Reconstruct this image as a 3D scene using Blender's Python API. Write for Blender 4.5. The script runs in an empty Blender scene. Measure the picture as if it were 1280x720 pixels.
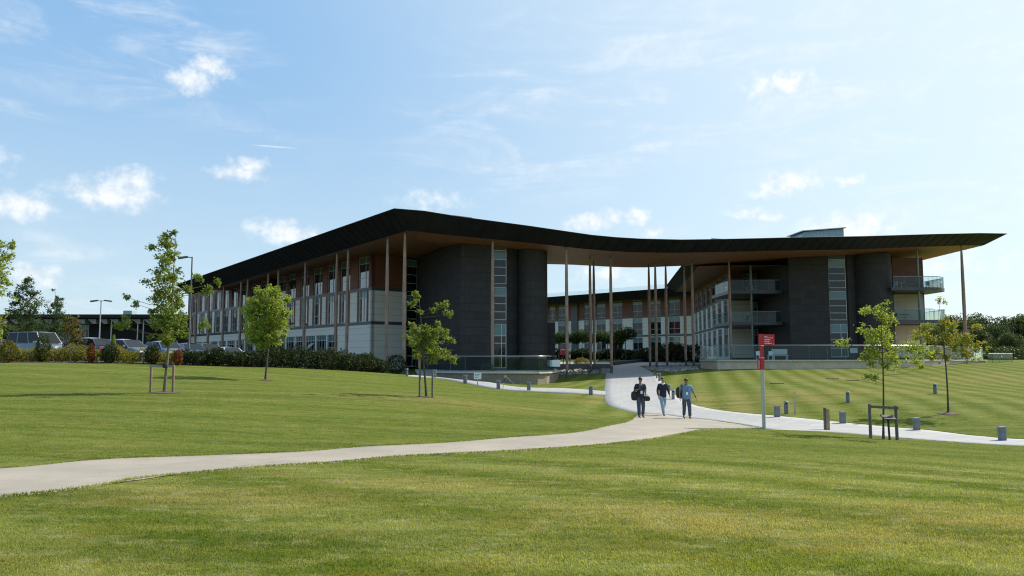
import bpy, bmesh, math, random
import numpy as np
from mathutils import Vector, Matrix, noise
R = math.radians
random.seed(7)
rng = np.random.default_rng(11)
SC = bpy.context.scene
COL = SC.collection

# ------------------------------------------------------------------ camera, sky, sun, exposure
F = 995.6; HZ = 448.0; EYE = 1.7
TH = math.atan((HZ - 360.0) / F)
def ray(px, py):
    u = (px - 640.0) / F; v = (360.0 - py) / F
    c = math.cos(TH) - v * math.sin(TH)
    return u / c, (math.sin(TH) + v * math.cos(TH)) / c      # x and z per metre of depth
def at(px, py, Y):
    a, b = ray(px, py)
    return (a * Y, Y, EYE + b * Y)
CTRL = [(0,622,9.8),(0,586,12.6),(250,590,12.3),(250,570,14.6),(450,574,14.6),(450,559,17),(640,564,16.8),(640,547.5,20),(880,537,25.5),(955,536,27),
 (859,523,35.5),(801,522,35.5),(829,519,37.5),(1105,549,26.5),(1253,551,28),(1280,557,26.3),(1146,538,31),(1185,517,35),(757,500,44),(758,475,71),(764,464.5,86),
 (738,493,46),(661,488.5,49),(581,479,57),(542,471,66),(504,468,75),(690,481,69),(620,479,72),
 (532,497,34),(332,475,43),(205,491,30.5),(0,453,48),(150,454,49),(240,456,52),(330,458,57),(480,467,70),(0,490,30),(60,530,18.5),(330,520,23),
 (1000,463,77),(1130,461,79),(1250,459.5,81),(900,463,78),(1278,482,58),(1000,492,46),(900,506,42),(1060,503,39.5),(1169,492,44),(971,521,34.5),
 (640,720,6.3),(1280,640,9.6),(1280,590,16.5),(900,600,12),(1100,570,19),(735,456,104),(830,453,108),(818,470,76)]
RAW = [(0,0,0),(-14,0,.05),(14,0,-.1),(-14,-30,.2),(14,-30,.1),(-60,48,1.5),(-60,20,.9),(-45,5,.5),(60,40,-.7),(60,20,-1),(45,5,-.7),(-60,90,1.3),(-40,70,1.25),(-45,100,1.2),(-60,140,1.3),(-20,100,.7),
 (-100,100,1.4),(-100,30,1.4),(-100,160,1.4),(0,130,1.4),(30,150,1.4),(0,200,1.4),(40,110,1.3),(75,90,1.2),(100,80,1.0),(100,40,-.3),(100,140,1.4),(100,200,1.4),(-100,200,1.4),(-60,-30,.4),(60,-30,-.4),(100,0,-.8),(-100,-20,.9)]
_pts = np.array([at(*c) for c in CTRL] + RAW, dtype=float)
_pts = _pts[:, :3]
def _phi(r2):
    return np.where(r2 > 1e-9, r2 * np.log(np.maximum(r2, 1e-9)), 0.0)
_S = 40.0
_xy = _pts[:, :2] / _S
_n = len(_xy)
_K = _phi(((_xy[:, None] - _xy[None]) ** 2).sum(-1)) + np.eye(_n) * 0.0015
_P = np.hstack([np.ones((_n, 1)), _xy])
_A = np.block([[_K, _P], [_P.T, np.zeros((3, 3))]])
_w = np.linalg.solve(_A, np.concatenate([_pts[:, 2], np.zeros(3)]))
def hgt(x, y):
    x = np.asarray(x, float); y = np.asarray(y, float)
    shp = x.shape
    xc = np.clip(x, -98, 98); yc = np.clip(y, -29, 198)
    q = np.stack([xc.ravel(), yc.ravel()], 1) / _S
    out = np.empty(len(q))
    for i in range(0, len(q), 20000):
        s = q[i:i + 20000]
        d = ((s[:, None] - _xy[None]) ** 2).sum(-1)
        out[i:i + 20000] = _phi(d) @ _w[:_n] + _w[_n] + s @ _w[_n + 1:]
    d = np.maximum(np.maximum(np.abs(x) - 98, y - 198), -29 - y).ravel()
    k = np.clip(d / 60.0, 0, 1); k = k * k * (3 - 2 * k)
    out = out * (1 - k) + 1.2 * k
    return out.reshape(shp)
def h1(x, y):
    return float(hgt(np.array([x]), np.array([y]))[0])
def ghit(px, py, Yg=None):
    """the point where the view through (px, py) first meets the ground (near depth Yg when given)"""
    a, b = ray(px, py)
    Y = np.geomspace(4.5, 190, 900) if Yg is None else np.linspace(Yg * 0.75, Yg * 1.3, 400)
    d = EYE + b * Y - hgt(a * Y, Y)
    s = np.where((d[:-1] > 0) & (d[1:] <= 0))[0]
    if len(s) == 0:
        i = int(np.argmin(np.abs(d))); y = Y[i]
    else:
        i = s[0] if Yg is None else s[np.argmin(np.abs(Y[s] - Yg))]
        y = Y[i] + (Y[i + 1] - Y[i]) * d[i] / (d[i] - d[i + 1])
    return (a * y, y, h1(a * y, y))

camd = bpy.data.cameras.new('camera'); cam = bpy.data.objects.new('camera', camd); COL.objects.link(cam)
cam.location = (0, 0, EYE); cam.rotation_euler = (math.pi / 2 + TH, 0, 0)
camd.sensor_width = 36; camd.lens = 36 * F / 1280; camd.clip_start = 0.1; camd.clip_end = 9000
SC.camera = cam
SUN_EL, SUN_AZ = 42.0, 61.0            # azimuth clockwise from +Y (the view direction)
sd = bpy.data.lights.new('sun', 'SUN'); sun = bpy.data.objects.new('sun', sd); COL.objects.link(sun)
sv = Vector((math.sin(R(SUN_AZ)) * math.cos(R(SUN_EL)), math.cos(R(SUN_AZ)) * math.cos(R(SUN_EL)), math.sin(R(SUN_EL))))
sun.rotation_euler = sv.to_track_quat('Z', 'Y').to_euler(); sun.location = (60, 40, 80)
sd.energy = 4.0; sd.angle = R(0.5); sd.color = (1, 0.95, 0.86)
SC.view_settings.view_transform = 'Standard'; SC.view_settings.look = 'None'
SC.view_settings.exposure = 0.6; SC.view_settings.gamma = 1; SC.view_settings.use_curve_mapping = False
SC.render.engine = 'CYCLES'
SC.cycles.use_denoising = True; SC.cycles.denoising_prefilter = 'NONE'; SC.cycles.denoising_input_passes = 'RGB_ALBEDO_NORMAL'; SC.cycles.filter_width = 1.15
SC.cycles.max_bounces = 6; SC.cycles.transparent_max_bounces = 12; SC.cycles.caustics_reflective = False; SC.cycles.caustics_refractive = False

class NT:
    """a short way of writing node trees"""
    def __init__(s, tree): s.t = tree; s.n = tree.nodes; s.l = tree.links
    def add(s, typ, inp=None, **kw):
        n = s.n.new(typ)
        for k, v in kw.items(): setattr(n, k, v)
        for k, v in (inp or {}).items():
            if isinstance(v, bpy.types.NodeSocket): s.l.new(v, n.inputs[k])
            else: n.inputs[k].default_value = v
        return n
    def math(s, op, a, b=0.0, c=None, clamp=False):
        d = {0: a, 1: b}
        if c is not None: d[2] = c
        return s.add('ShaderNodeMath', d, operation=op, use_clamp=clamp).outputs[0]
    def mix(s, f, a, b, blend='MIX'):
        return s.add('ShaderNodeMix', {0: f, 6: a, 7: b}, data_type='RGBA', blend_type=blend).outputs[2]
    def smooth(s, v, a, b):
        return s.add('ShaderNodeMapRange', {0: v, 1: a, 2: b}, interpolation_type='SMOOTHSTEP').outputs[0]
    def noise(s, vec, scale, detail=3.0, rough=0.55, dist=0.0):
        return s.add('ShaderNodeTexNoise', {'Vector': vec, 'Scale': scale, 'Detail': detail, 'Roughness': rough, 'Distortion': dist}).outputs[0]

world = bpy.data.worlds.new('World'); SC.world = world; world.use_nodes = True
world.cycles.sampling_method = 'MANUAL'; world.cycles.sample_map_resolution = 256
w = NT(world.node_tree); w.n.clear()
sky = w.add('ShaderNodeTexSky', sky_type='NISHITA', sun_disc=False, sun_elevation=R(SUN_EL), sun_rotation=R(SUN_AZ), altitude=100.0, air_density=1.0, dust_density=0.7, ozone_density=1.4)
tc = w.add('ShaderNodeTexCoord').outputs['Generated']
sx = w.add('ShaderNodeSeparateXYZ', {0: tc})
az = w.math('ARCTAN2', sx.outputs[0], sx.outputs[1]); el = w.math('ARCSINE', sx.outputs[2])
ae = w.add('ShaderNodeCombineXYZ', {0: az, 1: el, 2: 0.0}).outputs[0]
warp = w.add('ShaderNodeTexNoise', {'Vector': ae, 'Scale': 38.0, 'Detail': 2.0}).outputs[1]
aw = w.add('ShaderNodeVectorMath', {0: warp, 1: (0.5, 0.5, 0.5)}, operation='SUBTRACT').outputs[0]
aw = w.add('ShaderNodeVectorMath', {0: aw, 1: (0.03, 0.022, 0)}, operation='MULTIPLY').outputs[0]
aw = w.add('ShaderNodeVectorMath', {0: ae, 1: aw}, operation='ADD').outputs[0]
def azel(px, py):
    a, b = ray(px, py); l = math.sqrt(a * a + 1 + b * b)
    return math.atan2(a, 1), math.asin(b / l)
def blob(px, py, rx, ry, k, vec=aw):
    a, e = azel(px, py)
    v = w.add('ShaderNodeVectorMath', {0: vec, 1: (a, e, 0)}, operation='SUBTRACT').outputs[0]
    v = w.add('ShaderNodeVectorMath', {0: v, 1: (F / rx, F / ry, 0)}, operation='MULTIPLY').outputs[0]
    d = w.add('ShaderNodeVectorMath', {0: v}, operation='LENGTH').outputs['Value']
    return w.math('MULTIPLY', w.math('SUBTRACT', 1.0, d, clamp=True), k)
dens = None
for c in [(236, 101, 44, 22, 1.0), (262, 84, 36, 20, 1.1), (142, 242, 66, 28, 1.15), (165, 226, 42, 22, 1.0), (105, 238, 56, 14, .8), (18, 256, 52, 24, 1.1), (300, 214, 52, 15, .95), (312, 206, 36, 15, .9),
          (47, 343, 34, 18, 1.05), (360, 292, 72, 18, 1.0), (345, 286, 50, 17, .9), (540, 250, 80, 22, .6), (985, 104, 50, 20, 1.05), (950, 108, 36, 14, .8), (990, 226, 50, 22, 1.05), (962, 238, 40, 12, .8),
          (1062, 226, 28, 11, .9), (940, 266, 42, 10, .95), (965, 271, 22, 8, .9), (1065, 284, 76, 26, 1.1), (735, 278, 44, 16, 1.0), (765, 272, 22, 14, .9), (797, 272, 24, 14, .95), (812, 292, 28, 14, .8), (1165, 330, 120, 26, .7), (760, 343, 60, 18, .8),
          (-80, 190, 90, 30, 1.0), (-190, 320, 120, 30, 1.1), (1420, 240, 120, 30, 1.0), (1500, 90, 120, 36, 1.0)]:
    b_ = blob(*c); dens = b_ if dens is None else w.math('MAXIMUM', dens, b_)
nf = w.add('ShaderNodeTexNoise', {'Vector': ae, 'Scale': 60.0, 'Detail': 5.0, 'Roughness': 0.6}).outputs[0]
cum = w.smooth(w.math('ADD', dens, w.math('MULTIPLY', w.math('SUBTRACT', nf, 0.5), 1.15)), 0.06, 1.0)
cum = w.math('MULTIPLY', cum, w.smooth(dens, 0.0, 0.25))
# thin streaky high cloud
stv = w.add('ShaderNodeMapping', {0: ae, 2: (0, 0, R(14)), 3: (5.0, 20.0, 1.0)}).outputs[0]
st = w.noise(stv, 1.3, 6.0, 0.62, 0.8)
reg = None
for c in [(150, 25, 240, 130, 1.0), (720, 150, 300, 110, 1.0), (900, 60, 500, 200, .7), (1190, 140, 330, 230, 1.0), (30, 138, 90, 14, .9), (300, 160, 200, 120, .35), (90, 305, 80, 40, .8), (640, 215, 260, 60, .6), (1000, 330, 500, 70, .9), (150, 380, 300, 60, .6)]:
    b_ = blob(*c, vec=ae); reg = b_ if reg is None else w.math('MAXIMUM', reg, b_)
cir = w.math('MULTIPLY', w.smooth(st, 0.42, 0.78), w.smooth(reg, 0.0, 0.6))
cir = w.math('MULTIPLY', cir, 0.42)
trail = w.smooth(blob(344, 183.4, 36, 1.6, 1.0, vec=w.add('ShaderNodeMapping', {0: ae, 1: (0, 0, 0)}).outputs[0]), 0.0, 0.9)
cl = w.math('MAXIMUM', w.math('MAXIMUM', w.math('MULTIPLY', cum, 0.78), cir), w.math('MULTIPLY', trail, 0.5))
cl = w.math('MULTIPLY', cl, w.smooth(el, -0.01, 0.03))
toward = w.add('ShaderNodeVectorMath', {0: tc, 1: tuple(sv)}, operation='DOT_PRODUCT').outputs['Value']
SK = 5.5
grad = w.mix(w.smooth(el, 0.0, 0.42), (.60 * SK, .78 * SK, .90 * SK, 1), (.29 * SK, .54 * SK, .86 * SK, 1))
grad = w.mix(w.smooth(toward, 0.3, 0.92), grad, (.83 * SK, .97 * SK, 1.03 * SK, 1))
grad = w.mix(w.smooth(el, 0.0, -0.06), grad, (.2 * SK, .24 * SK, .2 * SK, 1))
skyc = w.mix(0.85, sky.outputs[0], grad)
cc = w.mix(w.smooth(nf, .3, .65), (4.7, 4.95, 5.2, 1), (6.1, 6.2, 6.25, 1))
out = w.mix(cl, skyc, cc)
bg = w.add('ShaderNodeBackground', {0: out, 1: 0.12})
w.l.new(bg.outputs[0], w.add('ShaderNodeOutputWorld').inputs[0])

# ------------------------------------------------------------------ materials
M = {}
def newmat(name):
    m = bpy.data.materials.new(name); m.use_nodes = True
    t = NT(m.node_tree); t.n.clear()
    o = t.add('ShaderNodeOutputMaterial')
    return m, t, o
def pbr(name, c, rough=0.6, c2=None, ns=3.0, metal=0.0, bump=0.0, spec=0.5, bs=40.0, tint=None, **kw):
    """plain or two-tone mottled surface, noise in object space"""
    m, t, o = newmat(name)
    co = t.add('ShaderNodeTexCoord').outputs['Object']
    col = (*c, 1)
    if c2:
        f = t.smooth(t.noise(co, ns, 5, 0.6), 0.35, 0.65)
        col = t.mix(f, (*c, 1), (*c2, 1))
    b = t.add('ShaderNodeBsdfPrincipled', {'Base Color': col, 'Roughness': rough, 'Metallic': metal, 'Specular IOR Level': spec})
    for k, v in kw.items(): b.inputs[k.replace('_', ' ')].default_value = v
    if bump:
        bm_ = t.add('ShaderNodeBump', {'Strength': bump, 'Height': t.noise(co, bs, 3), 'Distance': 0.02})
        t.l.new(bm_.outputs[0], b.inputs['Normal'])
    t.l.new(b.outputs[0], o.inputs[0]); M[name] = m; return m
def brick(name, ca, cb, cm, bw, rh, mort, rough=0.6, off=0.5, vary=0.25, bump=0.3, spec=0.4, streak=0.0):
    """tiles, panels, planks or slabs laid out on the surface's own UV (metres)"""
    m, t, o = newmat(name)
    uv = t.add('ShaderNodeTexCoord').outputs['UV']
    br = t.add('ShaderNodeTexBrick', {'Vector': uv, 'Color1': (*ca, 1), 'Color2': (*cb, 1), 'Mortar': (*cm, 1), 'Scale': 1.0, 'Mortar Size': mort, 'Mortar Smooth': 0.1, 'Brick Width': bw, 'Row Height': rh}, offset=off, squash=1.0)
    n = t.noise(uv, 1.1, 6, 0.65)
    col = t.mix(t.math('MULTIPLY', t.smooth(n, 0.3, 0.75), vary), br.outputs[0], (0.5 * ca[0] + .02, 0.5 * ca[1] + .02, 0.5 * ca[2] + .02, 1))
    if streak:
        sm = t.add('ShaderNodeMapping', {0: uv, 3: (0.5 if streak > 0 else 14, 14 if streak > 0 else .5, 1)}).outputs[0]
        g = t.noise(sm, 3.0, 5, 0.6)
        col = t.mix(t.math('MULTIPLY', t.smooth(g, 0.35, 0.7), abs(streak)), col, (ca[0] * .45, ca[1] * .45, ca[2] * .45, 1))
    b = t.add('ShaderNodeBsdfPrincipled', {'Base Color': col, 'Roughness': rough, 'Specular IOR Level': spec})
    bm_ = t.add('ShaderNodeBump', {'Strength': bump, 'Height': t.math('ADD', t.math('MULTIPLY', br.outputs[1], -1.0), t.math('MULTIPLY', t.noise(uv, 30, 3), 0.15)), 'Distance': 0.01})
    t.l.new(bm_.outputs[0], b.inputs['Normal']); t.l.new(b.outputs[0], o.inputs[0]); M[name] = m; return m
def leafmat(name, c, c2, trans=0.4, ns=2.0, c3=None):
    m, t, o = newmat(name)
    co = t.add('ShaderNodeTexCoord').outputs['Object']
    f = t.smooth(t.noise(co, ns, 4, 0.7), 0.3, 0.7)
    col = t.mix(f, (*c, 1), (*c2, 1))
    if c3: col = t.mix(t.smooth(t.noise(co, ns * 2.3, 3, 0.6), 0.52, 0.66), col, (*c3, 1))
    d = t.add('ShaderNodeBsdfPrincipled', {'Base Color': col, 'Roughness': 0.55, 'Specular IOR Level': 0.2})
    tr = t.add('ShaderNodeBsdfTranslucent', {0: t.mix(1.0, col, (1.25, 1.15, 0.5, 1), 'MULTIPLY')})
    x = t.add('ShaderNodeMixShader', {0: trans, 1: d.outputs[0], 2: tr.outputs[0]})
    t.l.new(x.outputs[0], o.inputs[0]); M[name] = m; return m
def clearglass(name, tint, refl=0.06):
    m, t, o = newmat(name)
    fr = t.add('ShaderNodeFresnel', {0: 1.5}).outputs[0]
    tb = t.add('ShaderNodeBsdfTransparent', {0: (*tint, 1)})
    gl = t.add('ShaderNodeBsdfGlossy', {0: (0.9, 1, 0.98, 1), 1: 0.02})
    x = t.add('ShaderNodeMixShader', {0: t.math('ADD', t.math('MULTIPLY', fr, 0.65), refl, clamp=True), 1: tb.outputs[0], 2: gl.outputs[0]})
    t.l.new(x.outputs[0], o.inputs[0]); M[name] = m; return m
def winglass(name, c, c2, ior=1.9):
    """window glass over a dim room: rooms, blinds and ceilings differ from pane to pane"""
    m, t, o = newmat(name)
    uv = t.add('ShaderNodeTexCoord').outputs['UV']
    br = t.add('ShaderNodeTexBrick', {'Vector': uv, 'Color1': (0, 0, 0, 1), 'Color2': (1, 1, 1, 1), 'Mortar': (0.1, 0.1, 0.1, 1), 'Scale': 1.0, 'Mortar Size': 0.0, 'Brick Width': 1.37, 'Row Height': 0.93}, offset=0.37)
    f = t.math('MULTIPLY', t.math('POWER', br.outputs[0], 3.0), t.smooth(t.noise(uv, 0.8, 3), 0.35, 0.7))
    b = t.add('ShaderNodeBsdfPrincipled', {'Base Color': t.mix(f, (*c, 1), (*c2, 1)), 'Roughness': 0.03, 'IOR': ior, 'Specular IOR Level': 0.5})
    bm_ = t.add('ShaderNodeBump', {'Strength': 0.05, 'Height': t.noise(uv, 0.5, 1), 'Distance': 0.05})
    t.l.new(bm_.outputs[0], b.inputs['Normal']); t.l.new(b.outputs[0], o.inputs[0]); M[name] = m; return m

brick('slate', (.040, .036, .035), (.053, .048, .047), (.020, .018, .018), 1.08, 0.80, 0.016, rough=0.62, vary=.3, bump=.5, spec=.22)
brick('soffit_wood', (.42, .18, .066), (.31, .125, .044), (.05, .025, .015), 2.6, 0.14, 0.010, rough=0.5, vary=.2, streak=.35)
brick('clad_wood', (.27, .105, .055), (.19, .075, .04), (.04, .018, .012), 2.2, 0.12, 0.012, rough=0.6, vary=.25, streak=.35)
brick('white_panel', (.82, .755, .655), (.80, .735, .635), (.3, .29, .27), 40.0, 0.74, 0.014, rough=0.5, off=0.0, vary=.1, bump=.2)
brick('cream_panel', (.62, .52, .36), (.57, .47, .33), (.25, .2, .14), 1.6, 0.95, 0.016, rough=0.5, off=0.0, vary=.1, bump=.2)
brick('stone_wall', (.62, .53, .38), (.55, .47, .33), (.28, .25, .2), 0.62, 0.30, 0.010, rough=0.8, vary=.3)
brick('paving', (.38, .365, .345), (.33, .32, .30), (.2, .2, .2), 0.9, 0.6, 0.012, rough=0.75, vary=.2, bump=.15)
pbr('coping', (.56, .51, .43), .8, (.48, .44, .37), 4)
pbr('concrete', (.62, .51, .38), .85, (.52, .43, .325), 1.5, bump=.2)
pbr('roof_metal', (.013, .012, .012), .55, (.019, .018, .018), .6, spec=.2)
pbr('band_metal', (.075, .08, .088), .4, (.06, .064, .07), 1.0)
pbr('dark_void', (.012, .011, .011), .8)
pbr('frame_grey', (.56, .57, .56), .4)
pbr('steel_green', (.16, .19, .18), .4, metal=.3)
pbr('steel', (.42, .43, .44), .32, metal=.85)
pbr('column_wood', (.36, .235, .165), .55, (.27, .165, .11), 1.2)
pbr('column_shoe', (.07, .07, .07), .5)
pbr('roof_green', (.30, .40, .40), .25, (.34, .44, .45), .3, spec=.6)
pbr('lamp_grey', (.09, .095, .10), .4)
pbr('bollard_grey', (.17, .18, .195), .55, (.13, .14, .15), 6)
pbr('bollard_cap', (.24, .25, .26), .5)
pbr('stake_wood', (.25, .16, .11), .8, (.17, .11, .075), 9, bump=.3)
pbr('stake_grey', (.16, .14, .115), .8, (.11, .098, .08), 9, bump=.3)
pbr('rail_wood', (.30, .28, .25), .8, (.22, .2, .18), 9)
pbr('bark', (.10, .078, .058), .85, (.065, .05, .04), 14, bump=.4)
pbr('bark_pale', (.19, .165, .10), .85, (.12, .10, .065), 12, bump=.4)
pbr('mulch', (.075, .048, .032), .95, (.12, .085, .055), 22, bump=.6, bs=60)
pbr('sign_red', (.52, .022, .028), .35, (.47, .02, .025), .8)
pbr('sign_white', (.78, .79, .79), .4)
pbr('sign_pole', (.44, .46, .46), .35, metal=.6)
pbr('black', (.016, .016, .017), .5)
pbr('yellow', (.66, .50, .05), .5)
pbr('wood_marker', (.36, .27, .15), .7, (.28, .2, .11), 7)
pbr('rubber', (.02, .02, .02), .8)
pbr('pebble', (.26, .24, .22), .85, (.38, .35, .31), 2.2)
pbr('asphalt', (.055, .055, .058), .9, (.07, .07, .072), 6)
pbr('soil', (.06, .042, .03), .95, (.09, .064, .045), 5, bump=.4)
pbr('far_metal', (.05, .052, .056), .5)
pbr('canopy_light', (.40, .37, .34), .7)
clearglass('rail_glass', (.62, .79, .82), .0)
winglass('glass', (.006, .009, .011), (.018, .022, .024), 1.5)
winglass('glass_coated', (.012, .016, .018), (.08, .09, .09), 2.5)
winglass('glass_green', (.10, .19, .19), (.14, .24, .235), 1.5)
leafmat('leaf_bright', (.34, .40, .085), (.21, .29, .06), .5)
leafmat('leaf_mid', (.23, .29, .062), (.13, .19, .044), .48)
leafmat('leaf_blue', (.08, .12, .045), (.055, .095, .035), .4)
leafmat('leaf_turning', (.31, .33, .055), (.20, .25, .04), .45, 2.0, (.38, .26, .05))
leafmat('leaf_bronze', (.13, .15, .03), (.15, .095, .03), .4, 1.5)
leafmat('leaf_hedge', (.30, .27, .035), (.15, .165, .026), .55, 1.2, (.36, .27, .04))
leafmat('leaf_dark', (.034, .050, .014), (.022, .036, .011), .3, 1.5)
leafmat('leaf_rust', (.22, .07, .022), (.14, .045, .016), .3)
leafmat('leaf_wood', (.060, .088, .026), (.040, .062, .022), .3, .12)
leafmat('leaf_court', (.045, .075, .018), (.03, .052, .014), .35, 1.0)
leafmat('leaf_woodpale', (.085, .11, .030), (.06, .084, .026), .3, .12)
leafmat('leaf_flower', (.26, .22, .05), (.11, .13, .03), .3, 3.0, (.34, .14, .05))

# lawn: mown stripes, dry patches, tuft shadow painted in as fine dark mottling; the cut blades wear the same material
def lawn(name, gain=1.0):
    m, t, o = newmat(name)
    p = t.add('ShaderNodeNewGeometry').outputs['Position']
    s = t.add('ShaderNodeSeparateXYZ', {0: p}); X, Y = s.outputs[0], s.outputs[1]
    wv = t.math('MULTIPLY', t.math('SUBTRACT', t.noise(p, .35, 2), .5), 1.6)
    lng = t.add('ShaderNodeMapping', {0: p, 3: (.16, 1.15, 1.0)}).outputs[0]
    n5 = t.noise(lng, 1.0, 6, .72)
    def stripes(nx, ny, wid):
        q = t.math('ADD', t.math('ADD', t.math('MULTIPLY', X, nx / wid * math.pi), t.math('MULTIPLY', Y, ny / wid * math.pi)), t.math('MULTIPLY', wv, 0.7))
        return t.math('ADD', t.math('MULTIPLY', t.math('SINE', q), 0.5), 0.5)
    far = t.math('MULTIPLY', t.smooth(Y, 31.0, 35.0), t.smooth(X, 1.0, 5.0))
    s1 = stripes(.60, .80, 1.25); s2 = stripes(.975, -.22, 0.95); s3 = stripes(-.12, .99, 2.0)
    left = t.smooth(t.math('ADD', Y, t.math('MULTIPLY', X, -.25)), 13.0, 18.0)
    near = t.mix(left, s1, t.math('ADD', t.math('MULTIPLY', s3, .5), .25))
    sf = t.mix(far, near, s2)
    n1 = t.noise(p, .55, 6, .62); n2 = t.noise(p, 3.2, 5, .65); n3 = t.noise(p, 22, 5, .75); n4 = t.noise(p, 7.5, 4, .7)
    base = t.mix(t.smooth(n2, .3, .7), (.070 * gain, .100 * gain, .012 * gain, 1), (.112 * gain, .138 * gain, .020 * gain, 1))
    base = t.mix(t.math('MULTIPLY', sf, t.math('ADD', t.math('SUBTRACT', .74, t.math('MULTIPLY', left, .46)), t.math('MULTIPLY', far, .3))), base, (.225 * gain, .228 * gain, .068 * gain, 1))
    def spot(cx, cy, rx, ry):
        v = t.add('ShaderNodeVectorMath', {0: p, 1: (cx, cy, 0)}, operation='SUBTRACT').outputs[0]
        v = t.add('ShaderNodeVectorMath', {0: v, 1: (1 / rx, 1 / ry, 0)}, operation='MULTIPLY').outputs[0]
        return t.smooth(t.math('SUBTRACT', 1.0, t.add('ShaderNodeVectorMath', {0: v}, operation='LENGTH').outputs['Value']), 0.0, .7)
    dry = None
    for c in [(13.5, 44, 8, 7), (11, 41, 6, 5), (32, 64, 14, 8), (45, 66, 14, 9), (-3.6, 9.9, 3.6, 1.3), (-1, 11.3, 3, .9), (1.5, 8.6, 2.6, 2), (4.5, 44, 3, 3), (-2, 33, 8, 5), (21, 47, 10, 5), (5, 8.5, 4, 2)]:
        b_ = spot(*c); dry = b_ if dry is None else t.math('MAXIMUM', dry, b_)
    dm = t.math('ADD', t.math('MULTIPLY', dry, .62), t.math('MULTIPLY', t.smooth(n1, .52, .74), .42))
    dm = t.math('MULTIPLY', dm, t.math('ADD', .35, t.math('MULTIPLY', t.smooth(n2, .35, .62), .65)))
    dm = t.math('MULTIPLY', dm, t.math('ADD', .5, t.math('MULTIPLY', sf, .6)))
    base = t.mix(dm, base, (.26 * gain, .20 * gain, .07 * gain, 1))
    dk = t.math('MULTIPLY', t.smooth(n3, .47, .72), .62)  # small shadows between the tufts, put into the colour as dark flecks
    base = t.mix(dk, base, (.032 * gain, .055 * gain, .008 * gain, 1))
    base = t.mix(t.math('MULTIPLY', t.smooth(n5, .56, .36), .42), base, (.036 * gain, .062 * gain, .008 * gain, 1))
    base = t.mix(t.math('MULTIPLY', t.smooth(n5, .52, .7), .35), base, (.19 * gain, .175 * gain, .04 * gain, 1))
    base = t.mix(t.math('MULTIPLY', t.smooth(n4, .48, .72), .45), base, (.18 * gain, .175 * gain, .04 * gain, 1))
    mv = t.add('ShaderNodeMapping', {0: p, 2: (0, 0, R(37)), 3: (.62, 1.35, 1.0)}).outputs[0]       # combed along the mower's run
    n6 = t.noise(mv, 2.6, 7, .78); n7 = t.noise(mv, 1.15, 6, .7)
    nearm = t.math('SUBTRACT', 1.0, t.math('MULTIPLY', left, .6))
    base = t.mix(t.math('MULTIPLY', t.math('MULTIPLY', t.smooth(n6, .48, .76), .62), nearm), base, (.36 * gain, .335 * gain, .19 * gain, 1))
    base = t.mix(t.math('MULTIPLY', t.math('MULTIPLY', t.smooth(n7, .5, .72), .5), nearm), base, (.20 * gain, .145 * gain, .04 * gain, 1))
    base = t.mix(t.math('MULTIPLY', t.math('MULTIPLY', t.smooth(n7, .48, .32), .42), nearm), base, (.05 * gain, .09 * gain, .01 * gain, 1))
    b = t.add('ShaderNodeBsdfPrincipled', {'Base Color': base, 'Roughness': .9, 'Specular IOR Level': .02})
    bm_ = t.add('ShaderNodeBump', {'Strength': .8, 'Height': t.noise(p, 55, 4, .7), 'Distance': .03})
    t.l.new(bm_.outputs[0], b.inputs['Normal'])
    sh = b.outputs[0]
    if name == 'blade':
        tr = t.add('ShaderNodeBsdfTranslucent', {0: t.mix(1.0, base, (1.3, 1.25, .7, 1), 'MULTIPLY')})
        sh = t.add('ShaderNodeMixShader', {0: .45, 1: b.outputs[0], 2: tr.outputs[0]}).outputs[0]
    t.l.new(sh, o.inputs[0]); M[name] = m
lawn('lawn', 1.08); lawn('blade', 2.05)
def tan_path():
    m, t, o = newmat('path_tan')
    p = t.add('ShaderNodeNewGeometry').outputs['Position']
    c = t.mix(t.smooth(t.noise(p, .5, 6, .65), .3, .7), (.36, .315, .25, 1), (.29, .255, .205, 1))
    c = t.mix(t.math('MULTIPLY', t.smooth(t.noise(p, 140, 2, .8), .55, .7), .5), c, (.18, .15, .12, 1))
    c = t.mix(t.math('MULTIPLY', t.smooth(t.noise(p, 1.4, 6, .72), .5, .72), .45), c, (.23, .20, .165, 1))
    c = t.mix(t.math('MULTIPLY', t.smooth(t.noise(p, 42, 4, .8), .6, .8), .4), c, (.45, .41, .34, 1))
    b = t.add('ShaderNodeBsdfPrincipled', {'Base Color': c, 'Roughness': .9, 'Specular IOR Level': .2})
    t.l.new(t.add('ShaderNodeBump', {'Strength': .4, 'Height': t.noise(p, 160, 2), 'Distance': .005}).outputs[0], b.inputs['Normal'])
    t.l.new(b.outputs[0], o.inputs[0]); M['path_tan'] = m
tan_path()

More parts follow.
